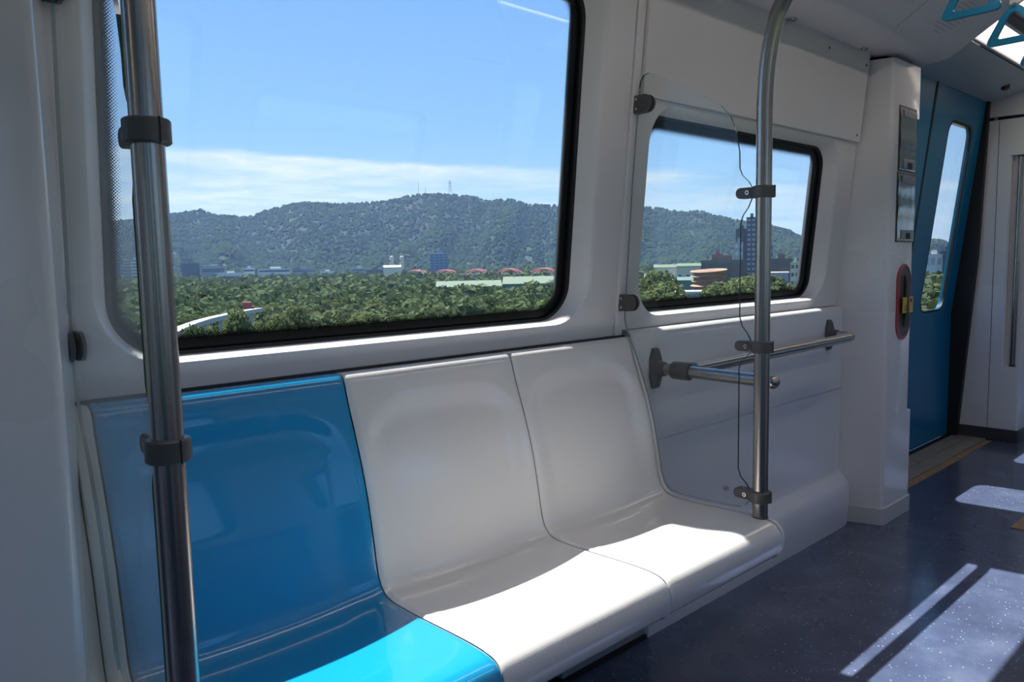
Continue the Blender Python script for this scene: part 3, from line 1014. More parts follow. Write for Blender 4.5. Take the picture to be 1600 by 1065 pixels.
def pole(xp, lab, collar_dir):
    t = empty('grab_pole', (xp, YPOLE, 0.43), lab, 'grab pole', 'steel grab poles at the bench ends')
    path = [(xp, YPOLE, 0.4375), (xp, YPOLE, 0.9), (xp, YPOLE, 1.30), (xp, YPOLE, 1.38)]
    bend = smooth_path([(xp, -0.418, 1.40), (xp, -0.4205, 1.45), (xp, -0.4245, 1.49), (xp, -0.433, 1.54), (xp, -0.446, 1.585), (xp, -0.464, 1.62), (xp, -0.50, 1.675), (xp, -0.545, 1.74), (xp, -0.59, 1.81), (xp, -0.612, 1.862)], 5)
    MB().tube(path + [tuple(p) for p in bend], RP, 32).build('pole_tube', 'steel_brushed', t, smooth=True)
    MB().tube([(xp, YPOLE, 0.4365), (xp, YPOLE, 0.4400)], RP + 0.0012, 32).build('foot_ring', 'dark_plastic', t, smooth=True)
    for z in CLAMP_Z:
        # ring round the pole
        R2 = RP + 0.0075
        ring = MB()
        L = []
        for dz, rr_ in ((-0.0135, RP), (-0.0135, R2 - 0.002), (-0.0115, R2), (0.0115, R2), (0.0135, R2 - 0.002), (0.0135, RP)):
            L.append([(xp + rr_ * math.cos(a), YPOLE + rr_ * math.sin(a), z + dz) for a in np.linspace(0, 2 * math.pi, 32, endpoint=False)])
        ring.loops(L)
        c = ring.build('clamp', 'dark_plastic', t, smooth=True)
        # tongue gripping the glass
        tongue = MB()
        pts = rr(YPOLE + RP + 0.001, YPOLE + 0.066, z - 0.0125, z + 0.0125, 0.0115, 6)
        tongue.prism(pts, 'x', xp - 0.012, xp + 0.012)
        tongue.build('clamp_tongue', 'dark_plastic', c, smooth=True, bevel=0.003)
        MB().tube([(xp - 0.0125, YPOLE + 0.034, z), (xp - 0.0155, YPOLE + 0.034, z)], 0.0052, 14).build('bolt', 'screw_steel', c, smooth=True)
        MB().tube([(xp - 0.0156, YPOLE + 0.034, z), (xp - 0.0160, YPOLE + 0.034, z)], 0.0026, 6).build('hex_socket', 'dark_plastic', c)
        MB().box(xp + RP * 0.30, xp + RP * 0.30 + 0.0012, YPOLE - R2 - 0.0006, YPOLE - RP - 0.002, z - 0.0137, z + 0.0137).build('split_line', 'rubber_black', c)
    return t


pole(XP[0], 'steel grab pole in the left foreground beside the blue seat', 1)
pole(XP[1], 'steel grab pole rising from the right end of the white bench', -1)


def glass_outline():
    pts = [(-0.0660, 1.498), (-0.0690, 1.512), (-0.0800, 1.526), (-0.0950, 1.529), (-0.112, 1.524), (-0.190, 1.482), (-0.257, 1.446), (-0.305, 1.414), (-0.332, 1.385), (-0.348, 1.345), (-0.356, 1.30),
           (-0.357, 1.262), (-0.364, 1.245), (-0.380, 1.230), (-0.389, 1.216), (-0.391, 1.203), (-0.389, 1.190), (-0.380, 1.170), (-0.366, 1.152), (-0.360, 1.133), (-0.3595, 1.00), (-0.3595, 0.915),
           (-0.366, 0.893), (-0.381, 0.874), (-0.389, 0.860), (-0.391, 0.846), (-0.389, 0.832), (-0.378, 0.818), (-0.364, 0.806), (-0.3590, 0.790), (-0.3590, 0.66), (-0.3590, 0.545), (-0.366, 0.526), (-0.381, 0.512),
           (-0.390, 0.499), (-0.391, 0.486), (-0.388, 0.470), (-0.380, 0.458), (-0.366, 0.4515), (-0.345, 0.4495)]
    # bottom follows the seat at a small gap, then the backrest
    pts += [(-0.27, 0.4475), (-0.20, 0.4470), (-0.168, 0.450), (-0.152, 0.458), (-0.142, 0.472), (-0.133, 0.495), (-0.122, 0.560), (-0.107, 0.632), (-0.088, 0.70), (-0.064, 0.765), (-0.046, 0.808),
            (-0.032, 0.840), (-0.020, 0.868), (-0.014, 0.885), (-0.012, 0.905), (-0.0165, 0.96), (-0.040, 1.25)]
    return pts


GO = glass_outline()


def screen(xp, lab, mark):
    t = empty('glass_screen', (xp, -0.20, 0.45), lab, 'glass screen', 'clear glass screens at the bench ends')
    gs = MB().prism(GO, 'x', xp - 0.0028, xp + 0.0028, mi=0, side_mi=1)
    for q in range(len(GO) - 18, len(GO)):     # paler edge colour along seat and wall
        gs.m[2 + q] = 2
    gs.build('glass_sheet', ['glass_screen', 'glass_edge', 'glass_edge_pale'], t)
    for z in (0.940, 1.455):
        y0 = yw(z) - 0.006
        c = MB()
        body = [(y0, z - 0.0225), (y0 - 0.028, z - 0.0225)]
        for a in range(-90, 91, 15):
            body.append((y0 - 0.030 - 0.0225 * math.cos(math.radians(a)), z + 0.0225 * math.sin(math.radians(a))))
        body += [(y0 - 0.028, z + 0.0225), (y0, z + 0.0225)]
        c.prism(body, 'x', xp - 0.012, xp - 0.0030)
        cl = c.build('wall_clamp', 'dark_plastic', t, smooth=True, bevel=0.002)
        MB().prism(body, 'x', xp + 0.0030, xp + 0.012).build('clamp_cheek', 'dark_plastic', cl, smooth=True, bevel=0.002)
        MB().box(xp - 0.0125, xp + 0.0125, y0 - 0.002, yw(z) - 0.0035 + 0.0, z - 0.0225, z + 0.0225).build('clamp_base', 'dark_plastic', cl, bevel=0.001)
        for dz in (-0.012, 0.012):
            MB().tube([(xp - 0.0118, y0 - 0.007, z + dz), (xp - 0.0132, y0 - 0.007, z + dz)], 0.0036, 10).build('screw', 'screw_steel', cl, smooth=True)
    if mark:
        # small oval maker's mark with letters and two short text lines etched on the glass
        xs = xp - 0.0034
        yc, zc_ = -0.328, 0.4895

        def bar(pts, w):
            mb = MB()
            for (ya, za), (yb, zb) in zip(pts, pts[1:]):
                d = Vector((yb - ya, zb - za)); d.normalize(); n = Vector((-d.y, d.x)) * w
                mb.add([(xs, ya + n.x, za + n.y), (xs, ya - n.x, za - n.y), (xs, yb - n.x, zb - n.y), (xs, yb + n.x, zb + n.y)], [(0, 1, 2, 3)])
            return mb
        mk = MB()
        for k in (bar([(yc + 0.0085 * math.cos(a), zc_ + 0.0058 * math.sin(a)) for a in np.linspace(0, 2 * math.pi, 28)], 0.0006),
                  bar([(yc + 0.0052, zc_ - 0.003), (yc + 0.0036, zc_ + 0.003), (yc + 0.0012, zc_ - 0.003), (yc + 0.0002, zc_ + 0.003)], 0.0007),
                  bar([(yc - 0.0012, zc_ - 0.003), (yc - 0.0012, zc_ + 0.003)], 0.0007), bar([(yc - 0.0050, zc_ + 0.003), (yc - 0.0014, zc_), (yc - 0.0050, zc_ - 0.003)], 0.0007)):
            mk.add(k.v, k.f)
        mk.build('glass_mark', 'ink_dark', t, recalc=False)['label'] = 'small oval etched glass mark'
        mk = MB()
        for k, (w, z) in enumerate(((0.008, 0.4805), (0.005, 0.4775))):
            b = bar([(yc - w, z), (yc + w, z)], 0.0004); mk.add(b.v, b.f)
        mk.build('mark_text', 'ink_pale', t, recalc=False)
    return t


screen(XP[0], 'clear glass screen between the left foreground pole and the wall', False)
screen(XP[1], 'clear glass screen with wavy edge between right pole and wall', True)

# ------------------------------------------------------------------ handrail below the small window
hr = empty('handrail', (1.9, -0.10, 0.66), 'steel handrail on dark brackets below the small window', 'handrail')
RH = 0.0165


def bracket(x, z, yf):
    mb = MB()
    prof = [(0.0, 0.045), (0.006, 0.045), (0.014, 0.030), (0.018, 0.022)]
    # elongated hexagonal rosette plate
    hexa = lambda w, h, k: [(x - w * k, z - h), (x + w * k, z - h), (x + w, z - h * 0.42), (x + w, z + h * 0.42), (x + w * k, z + h), (x - w * k, z + h), (x - w, z + h * 0.42), (x - w, z - h * 0.42)]
    L = [[(px, yf + d, pz) for px, pz in hexa(w, h, 0.55)] for d, w, h in ((0.0, 0.025, 0.058), (-0.009, 0.024, 0.056), (-0.014, 0.020, 0.047), (-0.022, 0.017, 0.020))]
    mb.loops(L, cap0=True, cap1=True)
    b = mb.build('wall_bracket', 'dark_plastic', hr, smooth=True, bevel=0.003, ang=30)
    MB().tube([(x, yf - 0.018, z), (x, yf - 0.040, z)], RH + 0.004, 24, rs=[RH + 0.007, RH + 0.0025]).build('socket', 'dark_plastic', b, smooth=True)


bracket(1.42, 0.752, -0.033)
bracket(2.50, 0.762, -0.033)
p1 = [(1.42, -0.060, 0.752), (1.42, -0.16, 0.752), (1.42, -0.30, 0.750), (1.42, -0.385, 0.748)]
r1 = [RH] * 4
for q in np.linspace(0.15, 1.0, 7):          # rounded free end
    p1.append((1.42, -0.388 - 0.020 * math.sin(q * math.pi / 2), 0.748 - 0.002 * q)); r1.append(max(0.001, (RH + 0.0012) * math.cos(q * math.pi / 2) ** 0.7))
MB().tube(p1, RH, 28, rs=r1).build('short_arm', 'steel_brushed', hr, smooth=True)
p2 = [(1.425, -0.135, 0.752), (1.6, -0.135, 0.753), (2.0, -0.135, 0.757), (2.42, -0.135, 0.761)]
p2 += [tuple(p) for p in smooth_path([(2.445, -0.134, 0.761), (2.475, -0.128, 0.7615), (2.492, -0.112, 0.762), (2.499, -0.090, 0.762), (2.50, -0.058, 0.762)], 5)]
MB().tube(p2, RH, 28).build('long_rail', 'steel_brushed', hr, smooth=True)
cp = MB()
L = []
for y, r_ in ((-0.098, RH), (-0.098, RH + 0.006), (-0.101, RH + 0.008), (-0.150, RH + 0.008), (-0.153, RH + 0.006), (-0.153, RH)):
    L.append([(1.42 + r_ * math.cos(a), y, 0.752 + r_ * math.sin(a)) for a in np.linspace(0, 2 * math.pi, 28, endpoint=False)])
cp.loops(L)
cpo = cp.build('coupling', 'dark_plastic', hr, smooth=True)
MB().tube([(1.435, -0.135, 0.752), (1.462, -0.135, 0.7523)], RH + 0.0035, 24).build('coupling_sleeve', 'dark_plastic', cpo, smooth=True)

# ------------------------------------------------------------------ things on the pillar
def steel_panel(x0, x1, z0, z1, lab):
    yf = -0.1685
    t = empty('steel_cover', ((x0 + x1) / 2, yf, z0), lab, 'access cover', 'mirror steel covers on the pillar')
    L = []
    nx = 10
    # slightly bowed polished plate
    mb = MB()
    nz = 24
    V = [(x0 + (x1 - x0) * i / nx, yf - 0.003 - 0.0025 * math.sin(math.pi * j / nz) - 0.0010 * math.sin(5 * math.pi * j / nz + 0.6), z0 + (z1 - z0) * j / nz) for j in range(nz + 1) for i in range(nx + 1)]
    mb.add(V, [(j * (nx + 1) + i, j * (nx + 1) + i + 1, (j + 1) * (nx + 1) + i + 1, (j + 1) * (nx + 1) + i) for j in range(nz) for i in range(nx)])
    mb.build('plate', 'steel_plain', t, smooth=True)
    MB().box(x0 - 0.005, x1 + 0.005, yf - 0.0025, yf + 0.002, z0 - 0.005, z1 + 0.005).build('rim', 'dark_plastic', t, bevel=0.001)
    MB().box(x0 + 0.03, x1 - 0.004, yf - 0.0075, yf - 0.001, z1 - 0.036, z1 - 0.008).build('hinge_bar', 'plinth_grey', t, bevel=0.002)
    w = x1 - x0
    l = MB().box(x0 + w * 0.22, x1 - 0.004, yf - 0.0075, yf - 0.001, z0 + 0.006, z0 + 0.042).build('latch_plate', 'plinth_grey', t, bevel=0.002)
    MB().box(x0 + w * 0.48, x0 + w * 0.72, yf - 0.010, yf - 0.006, z0 + 0.006, z0 + 0.030).build('latch', 'rubber_black', l, bevel=0.002)


steel_panel(2.768, 2.930, 1.378, 1.612, 'upper of two polished steel covers on the door pillar')
steel_panel(2.764, 2.932, 1.110, 1.364, 'lower of two polished steel covers on the door pillar')

eh = empty('emergency_handle', (2.855, -0.168, 0.722), 'red rimmed emergency door handle recess with yellow label on pillar', 'emergency handle')
ring_o = rr(2.785, 2.925, 0.722, 1.020, 0.069, 12)
ring_i = rr(2.812, 2.921, 0.734, 1.010, 0.054, 12)
MB().loops([[(x, -0.1675, z) for x, z in ring_o], [(x, -0.1715, z) for x, z in ring_o], [(x, -0.1715, z) for x, z in ring_i], [(x, -0.1690, z) for x, z in ring_i]]).build('red_rim', 'handle_red', eh, smooth=True, ang=30)
MB().loops([[(x, -0.1692, z) for x, z in ring_i]], cap0=True).build('recess_back', 'dark_plastic', eh, recalc=False)
MB().tube([(2.868, -0.1695, 0.775), (2.868, -0.178, 0.80), (2.868, -0.178, 0.95), (2.868, -0.1695, 0.975)], 0.010, 12).build('pull_bar', 'dark_plastic', eh, smooth=True)
yl = MB().box(2.822, 2.922, -0.1825, -0.178, 0.828, 0.890).build('yellow_label', 'label_yellow', eh, bevel=0.001)
yl['label'] = 'yellow instruction label'
tx = MB()
for k in range(3):
    tx.box(2.835, 2.895 - 0.012 * k, -0.1829, -0.1824, 0.839 + k * 0.008, 0.842 + k * 0.008)
tx.box(2.892, 2.908, -0.1829, -0.1824, 0.868, 0.884)
tx.build('label_print', 'ink_dark', yl)

# steel poles in the pillar notches
def notch_pole(X, lab):
    x = X(0.297)
    t = empty('pillar_pole', (x, -0.126, 0.425), lab, 'grab pole')
    MB().tube([(x, -0.126, 0.426), (x, -0.126, 1.584)], 0.0135, 24).build('pole_tube', 'steel_brushed', t, smooth=True)
    for z in (0.426, 1.572):
        MB().tube([(x, -0.126, z), (x, -0.126, z + 0.012)], 0.0155, 20).build('end_collar', 'dark_plastic', t, smooth=True)


notch_pole(FX, 'vertical steel pole recessed in the far pillar by the door')
notch_pole(PX, 'vertical steel pole hidden in the door side of near pillar')


# ================================================================== outside
GZ = -20.0                       # ground level below the viaduct


def at(u, v, dist):
    """point seen at photo pixel (u, v) at a horizontal distance from the train"""
    d = cF + cR * (u - 800) / FPX - cU * (v - 532.5) / FPX
    h = math.hypot(d[0], d[1])
    return CAM + d * dist / h


def az(u):
    d = cF + cR * (u - 800) / FPX - cU * (420 - 532.5) / FPX
    return math.atan2(d[1], d[0])


def elev(u, v):
    d = cF + cR * (u - 800) / FPX - cU * (v - 532.5) / FPX
    return d[2] / math.hypot(d[0], d[1])


def big_mesh(name, V, F, matn, loc=(0, 0, 0), smooth=False):
    me = bpy.data.meshes.new(name)
    V = np.asarray(V, dtype=np.float32); F = np.asarray(F, dtype=np.int32)
    k = F.shape[1]
    me.vertices.add(len(V)); me.vertices.foreach_set('co', (V - np.array(loc, dtype=np.float32)).ravel())
    me.loops.add(F.size); me.loops.foreach_set('vertex_index', F.ravel())
    me.polygons.add(len(F)); me.polygons.foreach_set('loop_start', np.arange(0, F.size, k, dtype=np.int32))
    try:
        me.polygons.foreach_set('loop_total', np.full(len(F), k, dtype=np.int32))
    except Exception:
        pass
    me.polygons.foreach_set('use_smooth', np.full(len(F), smooth, dtype=bool))
    me.update(calc_edges=True)
    me.materials.append(MATS[matn])
    o = bpy.data.objects.new(name, me)
    o.location = loc
    COL.objects.link(o)
    return o


rng = np.random.default_rng(11)
# ground: one wide disc
n = 64
V = [(0, 0, GZ)] + [(9000 * math.cos(2 * math.pi * k / n), 9000 * math.sin(2 * math.pi * k / n), GZ) for k in range(n)]
V += [(x, y, GZ - 3) for x, y, _ in V]
F = [(0, 1 + k, 1 + (k + 1) % n) for k in range(n)]
gb = MB(); gb.add(V, F)
tag(gb.build('ground', 'ground_green', origin=(0, 0, GZ)), 'flat green valley ground below the railway viaduct', kind='structure')

# ---------------------------------------------------------------- hills
RIDGE = [(-1700, 400), (-1100, 378), (-700, 385), (-300, 372), (0, 362), (120, 352), (185, 345), (215, 342), (260, 335), (300, 330), (320, 327), (345, 335), (390, 338), (420, 328), (450, 320), (480, 315), (530, 318), (560, 317), (600, 314),
         (630, 308), (660, 302), (700, 302), (735, 305), (765, 312), (800, 310), (830, 318), (870, 320), (940, 318), (1010, 322), (1035, 325), (1060, 330), (1090, 328), (1110, 333),
         (1150, 343), (1200, 350), (1230, 358), (1250, 368), (1300, 374), (1435, 377), (1462, 372), (1490, 382), (1560, 385), (1700, 385), (2000, 375), (2400, 372)]
RU = np.array([r[0] for r in RIDGE], float); RV = np.array([r[1] for r in RIDGE], float)
R0, R1, R2h = 2350.0, 3300.0, 4100.0


def hill_h(u, r):
    e = elev(u, float(np.interp(u, RU, RV)))
    top = CAM[2] + e * R1 - 7.0
    a = az(u)
    x, y = r * math.cos(a), r * math.sin(a)
    if r <= R1:
        t = (r - R0) / (R1 - R0)
        base = t ** 1.15 * (1 - 0.18 * math.sin(math.pi * t))
    else:
        t = (r - R1) / (R2h - R1)
        base = 1 - 0.8 * t * t
    h = GZ + (top - GZ) * base
    n1 = noise.fractal(Vector((x / 330, y / 330, 0.3)), 1.0, 2.0, 4)
    rid = abs(noise.noise(Vector((a * 22, r / 900, 1.7))))
    w = max(0.0, math.sin(math.pi * min(1, max(0, (r - R0) / (R1 - R0)))))
    return h + w * (40 * n1 + 100 * (rid - 0.25))


us = np.concatenate([np.linspace(-1700, 60, 120), np.linspace(70, 1600, 260), np.linspace(1620, 2400, 40)])
rs = np.concatenate([np.linspace(R0, R1, 60), np.linspace(R1 + 40, R2h, 8)])
HV = np.zeros((len(rs), len(us), 3))
for j, u in enumerate(us):
    a = az(u)
    for i, r in enumerate(rs):
        HV[i, j] = (r * math.cos(a), r * math.sin(a), hill_h(u, r))
nc = len(us)
HF = [(i * nc + j, i * nc + j + 1, (i + 1) * nc + j + 1, (i + 1) * nc + j) for i in range(len(rs) - 1) for j in range(nc - 1)]
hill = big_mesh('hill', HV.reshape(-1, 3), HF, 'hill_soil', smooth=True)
tag(hill, 'long wooded hill range rising behind the far town', 'hill')

# crown blob template: upper part of an icosphere
bm = bmesh.new(); bmesh.ops.create_icosphere(bm, subdivisions=2, radius=1.0)
bm.verts.ensure_lookup_table()
TV = np.array([v.co[:] for v in bm.verts]); TF = np.array([[v.index for v in f.verts] for f in bm.faces])
keep = TV[TF].mean(1)[:, 2] > -0.25
TF2 = TF[keep]
bm.free()
bm = bmesh.new(); bmesh.ops.create_icosphere(bm, subdivisions=1, radius=1.0)
bm.verts.ensure_lookup_table()
SV = np.array([v.co[:] for v in bm.verts]); SF = np.array([[v.index for v in f.verts] for f in bm.faces])
SF = SF[SV[SF].mean(1)[:, 2] > -0.35]
bm.free()


def blobs(pos, rad, squash, tv, tf, jitter):
    nb = len(pos)
    base = tv[None] * (1 + rng.normal(0, jitter, (nb, len(tv), 1)))
    ang = rng.uniform(0, 2 * math.pi, nb); c, s = np.cos(ang)[:, None], np.sin(ang)[:, None]
    x = base[..., 0] * c - base[..., 1] * s; y = base[..., 0] * s + base[..., 1] * c
    P = np.stack([x, y, base[..., 2] * squash[:, None]], -1) * rad[:, None, None] + pos[:, None, :]
    F = tf[None] + (np.arange(nb) * len(tv))[:, None, None]
    return P.reshape(-1, 3), F.reshape(-1, 3)


# tree crowns clothing the hillside facing the train
NB = 24000
pu = np.concatenate([rng.uniform(120, 1560, NB - 2500), rng.uniform(-500, 120, 2500)]); pr_ = R0 + (R1 - R0 + 25) * rng.uniform(0, 1, NB) ** 0.9
pos = np.zeros((NB, 3))
for i in range(NB):
    a = az(pu[i]); pos[i] = (pr_[i] * math.cos(a), pr_[i] * math.sin(a), hill_h(pu[i], pr_[i]) + 2)
PV, PF = blobs(pos, rng.uniform(5.5, 10, NB), rng.uniform(0.8, 1.2, NB), SV, SF, 0.10)
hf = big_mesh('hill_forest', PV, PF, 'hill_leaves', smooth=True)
tag(hf, 'dense forest canopy covering the distant hillside', 'forest', kind='stuff')

# ---------------------------------------------------------------- valley trees
NB = 11200
NF = 900                     # nearer the viaduct, below the window line
pu = np.concatenate([rng.uniform(100, 1560, 9000), rng.uniform(-600, 100, 1300), rng.uniform(-700, 1900, NF)])
pr_ = np.concatenate([190 + (1500 - 190) * rng.uniform(0, 1, 9000) ** 1.25, 190 + 1310 * rng.uniform(0, 1, 1300) ** 1.4, np.sqrt(rng.uniform(45 ** 2, 195 ** 2, NF))])
pos = np.zeros((NB, 3)); rad = np.zeros(NB)
CLEAR = [(680, 790, 455, 640), (785, 870, 430, 640), (1010, 1100, 300, 560), (1040, 1145, 120, 330), (1090, 1300, 330, 520), (590, 640, 1080, 1250), (660, 710, 1150, 1300), (268, 410, 122, 190)]
ok = np.ones(NB, bool)
for i in range(NB):
    a = az(pu[i]); r = pr_[i]
    rad[i] = rng.choice([3.2, 4.0, 5.2, 6.8]) * rng.uniform(0.9, 1.15) * (1 + r / 1500)
    for c0, c1, d0, d1 in CLEAR:
        if c0 < pu[i] < c1 and d0 < r < d1: ok[i] = False
    low = noise.noise(Vector((r * math.cos(a) / 60, r * math.sin(a) / 60, 4.0)))
    pos[i] = (r * math.cos(a), r * math.sin(a), GZ + 2.4 + 2.2 * low + rng.uniform(-1.2, 1.6))
pos, rad = pos[ok], rad[ok]
def card_crowns(pos, rad, n_of):
    Vs = []
    for p, r, k in zip(pos, rad, n_of):
        d = rng.normal(size=(k, 3)); d /= np.linalg.norm(d, axis=1, keepdims=True)
        d[:, 2] = np.abs(d[:, 2]) * 1.0 - 0.15
        lump = 1 + 0.22 * np.sin(d[:, :1] * 5 + p[0]) * np.cos(d[:, 1:2] * 5 + p[1])
        c = p + d * r * rng.uniform(0.75, 1.05, (k, 1)) * lump * np.array([1, 1, 0.9])
        nn = d + rng.normal(size=(k, 3)) * 0.45; nn /= np.linalg.norm(nn, axis=1, keepdims=True)
        t = np.cross(nn, rng.normal(size=(k, 3))); t /= np.linalg.norm(t, axis=1, keepdims=True); b = np.cross(nn, t)
        sz = rng.uniform(0.9, 1.7, (k, 1)) * r / math.sqrt(k)
        Vs.append(np.stack([c - t * sz - b * sz, c + t * sz - b * sz * 0.8, c + t * sz * 0.8 + b * sz, c - t * sz * 0.9 + b * sz * 0.9], 1))
    V = np.concatenate(Vs).reshape(-1, 3)
    return V, np.arange(len(V)).reshape(-1, 4)


dist_ = np.hypot(pos[:, 0], pos[:, 1])
PV, PF = card_crowns(pos, rad, np.where(dist_ < 120, 150, np.where(dist_ < 330, 240, np.clip((34000 / dist_), 26, 110))).astype(int))
vf = big_mesh('valley_forest', PV, PF, 'far_leaves')
tag(vf, 'green belt of treetops filling the valley before the town', 'forest', kind='stuff')


def tree_meshes(seed, h, w):
    """crown of leaf clumps on a lumpy body, and a trunk with boughs"""
    rg = np.random.default_rng(seed)
    lobes = []
    for k in range(11):
        a = rg.uniform(0, 2 * math.pi); rr_ = rg.uniform(0, 0.62) * w / 2
        z = h * rg.uniform(0.45, 0.86) - 0.25 * rr_
        lobes.append((rr_ * math.cos(a), rr_ * math.sin(a), z, w * rg.uniform(0.17, 0.27)))
    lobes.append((0, 0, h * 0.62, w * 0.33)); lobes.append((0, 0, h * 0.82, w * 0.2))
    V, F = [], []
    for lx, ly, lz, lr in lobes:
        m = int(170 * (lr / (0.22 * w)) ** 2)
        for _ in range(m):
            d = rg.normal(size=3); d /= np.linalg.norm(d)
            if d[2] < -0.55: continue
            c = np.array([lx, ly, lz]) + d * lr * rg.uniform(0.82, 1.08) * np.array([1, 1, 0.85])
            nn = d + rg.normal(size=3) * 0.55; nn /= np.linalg.norm(nn)
            t = np.cross(nn, rg.normal(size=3)); t /= np.linalg.norm(t); b = np.cross(nn, t)
            sz = rg.uniform(0.16, 0.34)
            i0 = len(V)
            V += [c - t * sz - b * sz * 0.6, c + t * sz - b * sz * 0.5, c + t * sz * 0.7 + b * sz * 0.7 + nn * 0.08, c - t * sz * 0.6 + b * sz * 0.8 - nn * 0.08]
            F.append((i0, i0 + 1, i0 + 2, i0 + 3))
    cm = bpy.data.meshes.new('crown'); cm.from_pydata([tuple(v) for v in V], [], F); cm.materials.append(MATS['leaves'])
    tb = MB()
    tb.tube([(0, 0, -1.0), (0.05, 0.02, h * 0.25), (0.0, 0.1, h * 0.55), (0.05, 0, h * 0.8)], 0.2, 7, rs=[0.30, 0.22, 0.15, 0.05])
    for lx, ly, lz, lr in lobes[:6]:
        tb.tube([(0, 0.05, h * 0.3), (lx * 0.5, ly * 0.5, (h * 0.3 + lz) / 2), (lx, ly, lz)], 0.08, 5, rs=[0.12, 0.08, 0.03])
    tm = bpy.data.meshes.new('trunk'); tm.from_pydata(tb.v, [], tb.f); tm.materials.append(MATS['bark'])
    return cm, tm


def bframe(u, dist):
    """local frame for a thing standing at pixel column u and distance, facing the train"""
    a = az(u)
    c = Vector((dist * math.cos(a), dist * math.sin(a), 0))
    return c, a


def ztop(u, v, dist):
    return float(at(u, v, dist)[2])


TREES = [tree_meshes(100 + k, hh, ww) for k, (hh, ww) in enumerate(((8.5, 9.0), (7.2, 8.4), (9.6, 8.0), (6.4, 9.2), (8.0, 10.2), (7.0, 7.2)))]
VIS = [(165, 905, 1.0), (1005, 1290, 1.0), (1428, 1500, 0.8)]
spots = []
tries = 0
while len(spots) < 290 and tries < 60000:
    tries += 1
    u = rng.uniform(165, 1500)
    if not any(a <= u <= b for a, b, _ in VIS): continue
    r = math.sqrt(rng.uniform(132 ** 2, 300 ** 2))
    if any(c0 < u < c1 and d0 < r < d1 for c0, c1, d0, d1 in CLEAR): continue
    a = az(u); x, y = r * math.cos(a), r * math.sin(a)
    if any((x - p[0]) ** 2 + (y - p[1]) ** 2 < 5.6 ** 2 for p in spots): continue
    spots.append((x, y, u, r))
tall = {}
for u, v, r in ((1012, 452, 170), (1030, 447, 185), (1052, 452, 160), (1075, 448, 175), (1146, 436, 190), (1160, 431, 210), (1176, 436, 180), (1150, 448, 150), (1166, 444, 160), (1214, 437, 190), (1232, 435, 205),
                (1248, 440, 180), (1222, 446, 160), (1242, 449, 150), (1262, 446, 170), (1276, 442, 190)):
    a = az(u)
    spots.append((r * math.cos(a), r * math.sin(a), u, r))
    tall[len(spots) - 1] = (ztop(u, v, r) - GZ, 1.0)
for u, v, r in ((276, 516, 112), (300, 511, 112), (318, 504, 120), (336, 505, 114), (352, 498, 124), (368, 501, 116), (384, 494, 128), (402, 492, 132), (420, 486, 140), (438, 494, 126), (462, 492, 130), (300, 503, 132)):
    a = az(u)
    spots.append((r * math.cos(a), r * math.sin(a), u, r))
    tall[len(spots) - 1] = (ztop(u, v + 11, r) - GZ, 0.55)
for i, (x, y, u, r) in enumerate(spots):
    k = int(rng.integers(0, len(TREES)))
    reg = next(q for lim, q in ((236, 'left of the left pole'), (330, 'around the pale path'), (430, 'by the red hut'), (540, 'below the white terrace'), (650, 'below the silo plant'),
                                (790, 'below the left green warehouse'), (910, 'below the right green warehouse'), (1075, 'by the green sheds in the small window'),
                                (1180, 'by the terracotta tower'), (1300, 'below the right brick block'), (1600, 'behind the door window')) if u < lim)
    row = 'front' if r < 175 else 'middle' if r < 225 else 'back'
    t = empty('leafy_tree', (x, y, GZ), 'leafy green tree in the %s rows, %s' % (row, reg), 'tree', 'trees of the wood %s, %s rows' % (reg, row))
    t.rotation_euler.z = rng.uniform(0, 6.28)
    sc_ = rng.uniform(0.82, 1.12) if i not in tall else tall[i][0] / 8.2
    wx = 1.0 if i not in tall else tall[i][1]
    t.scale = (sc_ * wx, sc_ * wx, sc_ * rng.uniform(0.9, 1.1))
    for nm, me in (('crown', TREES[k][0]), ('trunk', TREES[k][1])):
        o = bpy.data.objects.new(nm, me); COL.objects.link(o); o.parent = t

# ---------------------------------------------------------------- buildings and other things of the town
mat('b_white', (0.62, 0.63, 0.62), 0.7)
mat('b_grey', (0.36, 0.37, 0.39), 0.7)
mat('b_dark', (0.09, 0.095, 0.11), 0.6)
mat('b_cream', (0.60, 0.56, 0.44), 0.7)
mat('b_brown', (0.15, 0.115, 0.10), 0.8)
mat('b_blue', (0.11, 0.19, 0.32), 0.5)
mat('b_green_roof', (0.165, 0.20, 0.14), 0.8, spec=0.2)
mat('b_green_dark', (0.13, 0.20, 0.17), 0.7)
mat('b_red', (0.30, 0.07, 0.06), 0.6)
mat('b_arch_red', (0.42, 0.11, 0.11), 0.5)
mat('b_glass', (0.10, 0.13, 0.17), 0.2)
mat('b_terracotta', (0.40, 0.22, 0.15), 0.8, var=0.12, vscale=0.3)
mat('b_concrete', (0.45, 0.45, 0.43), 0.8)
mat('b_metal', (0.30, 0.32, 0.35), 0.5)


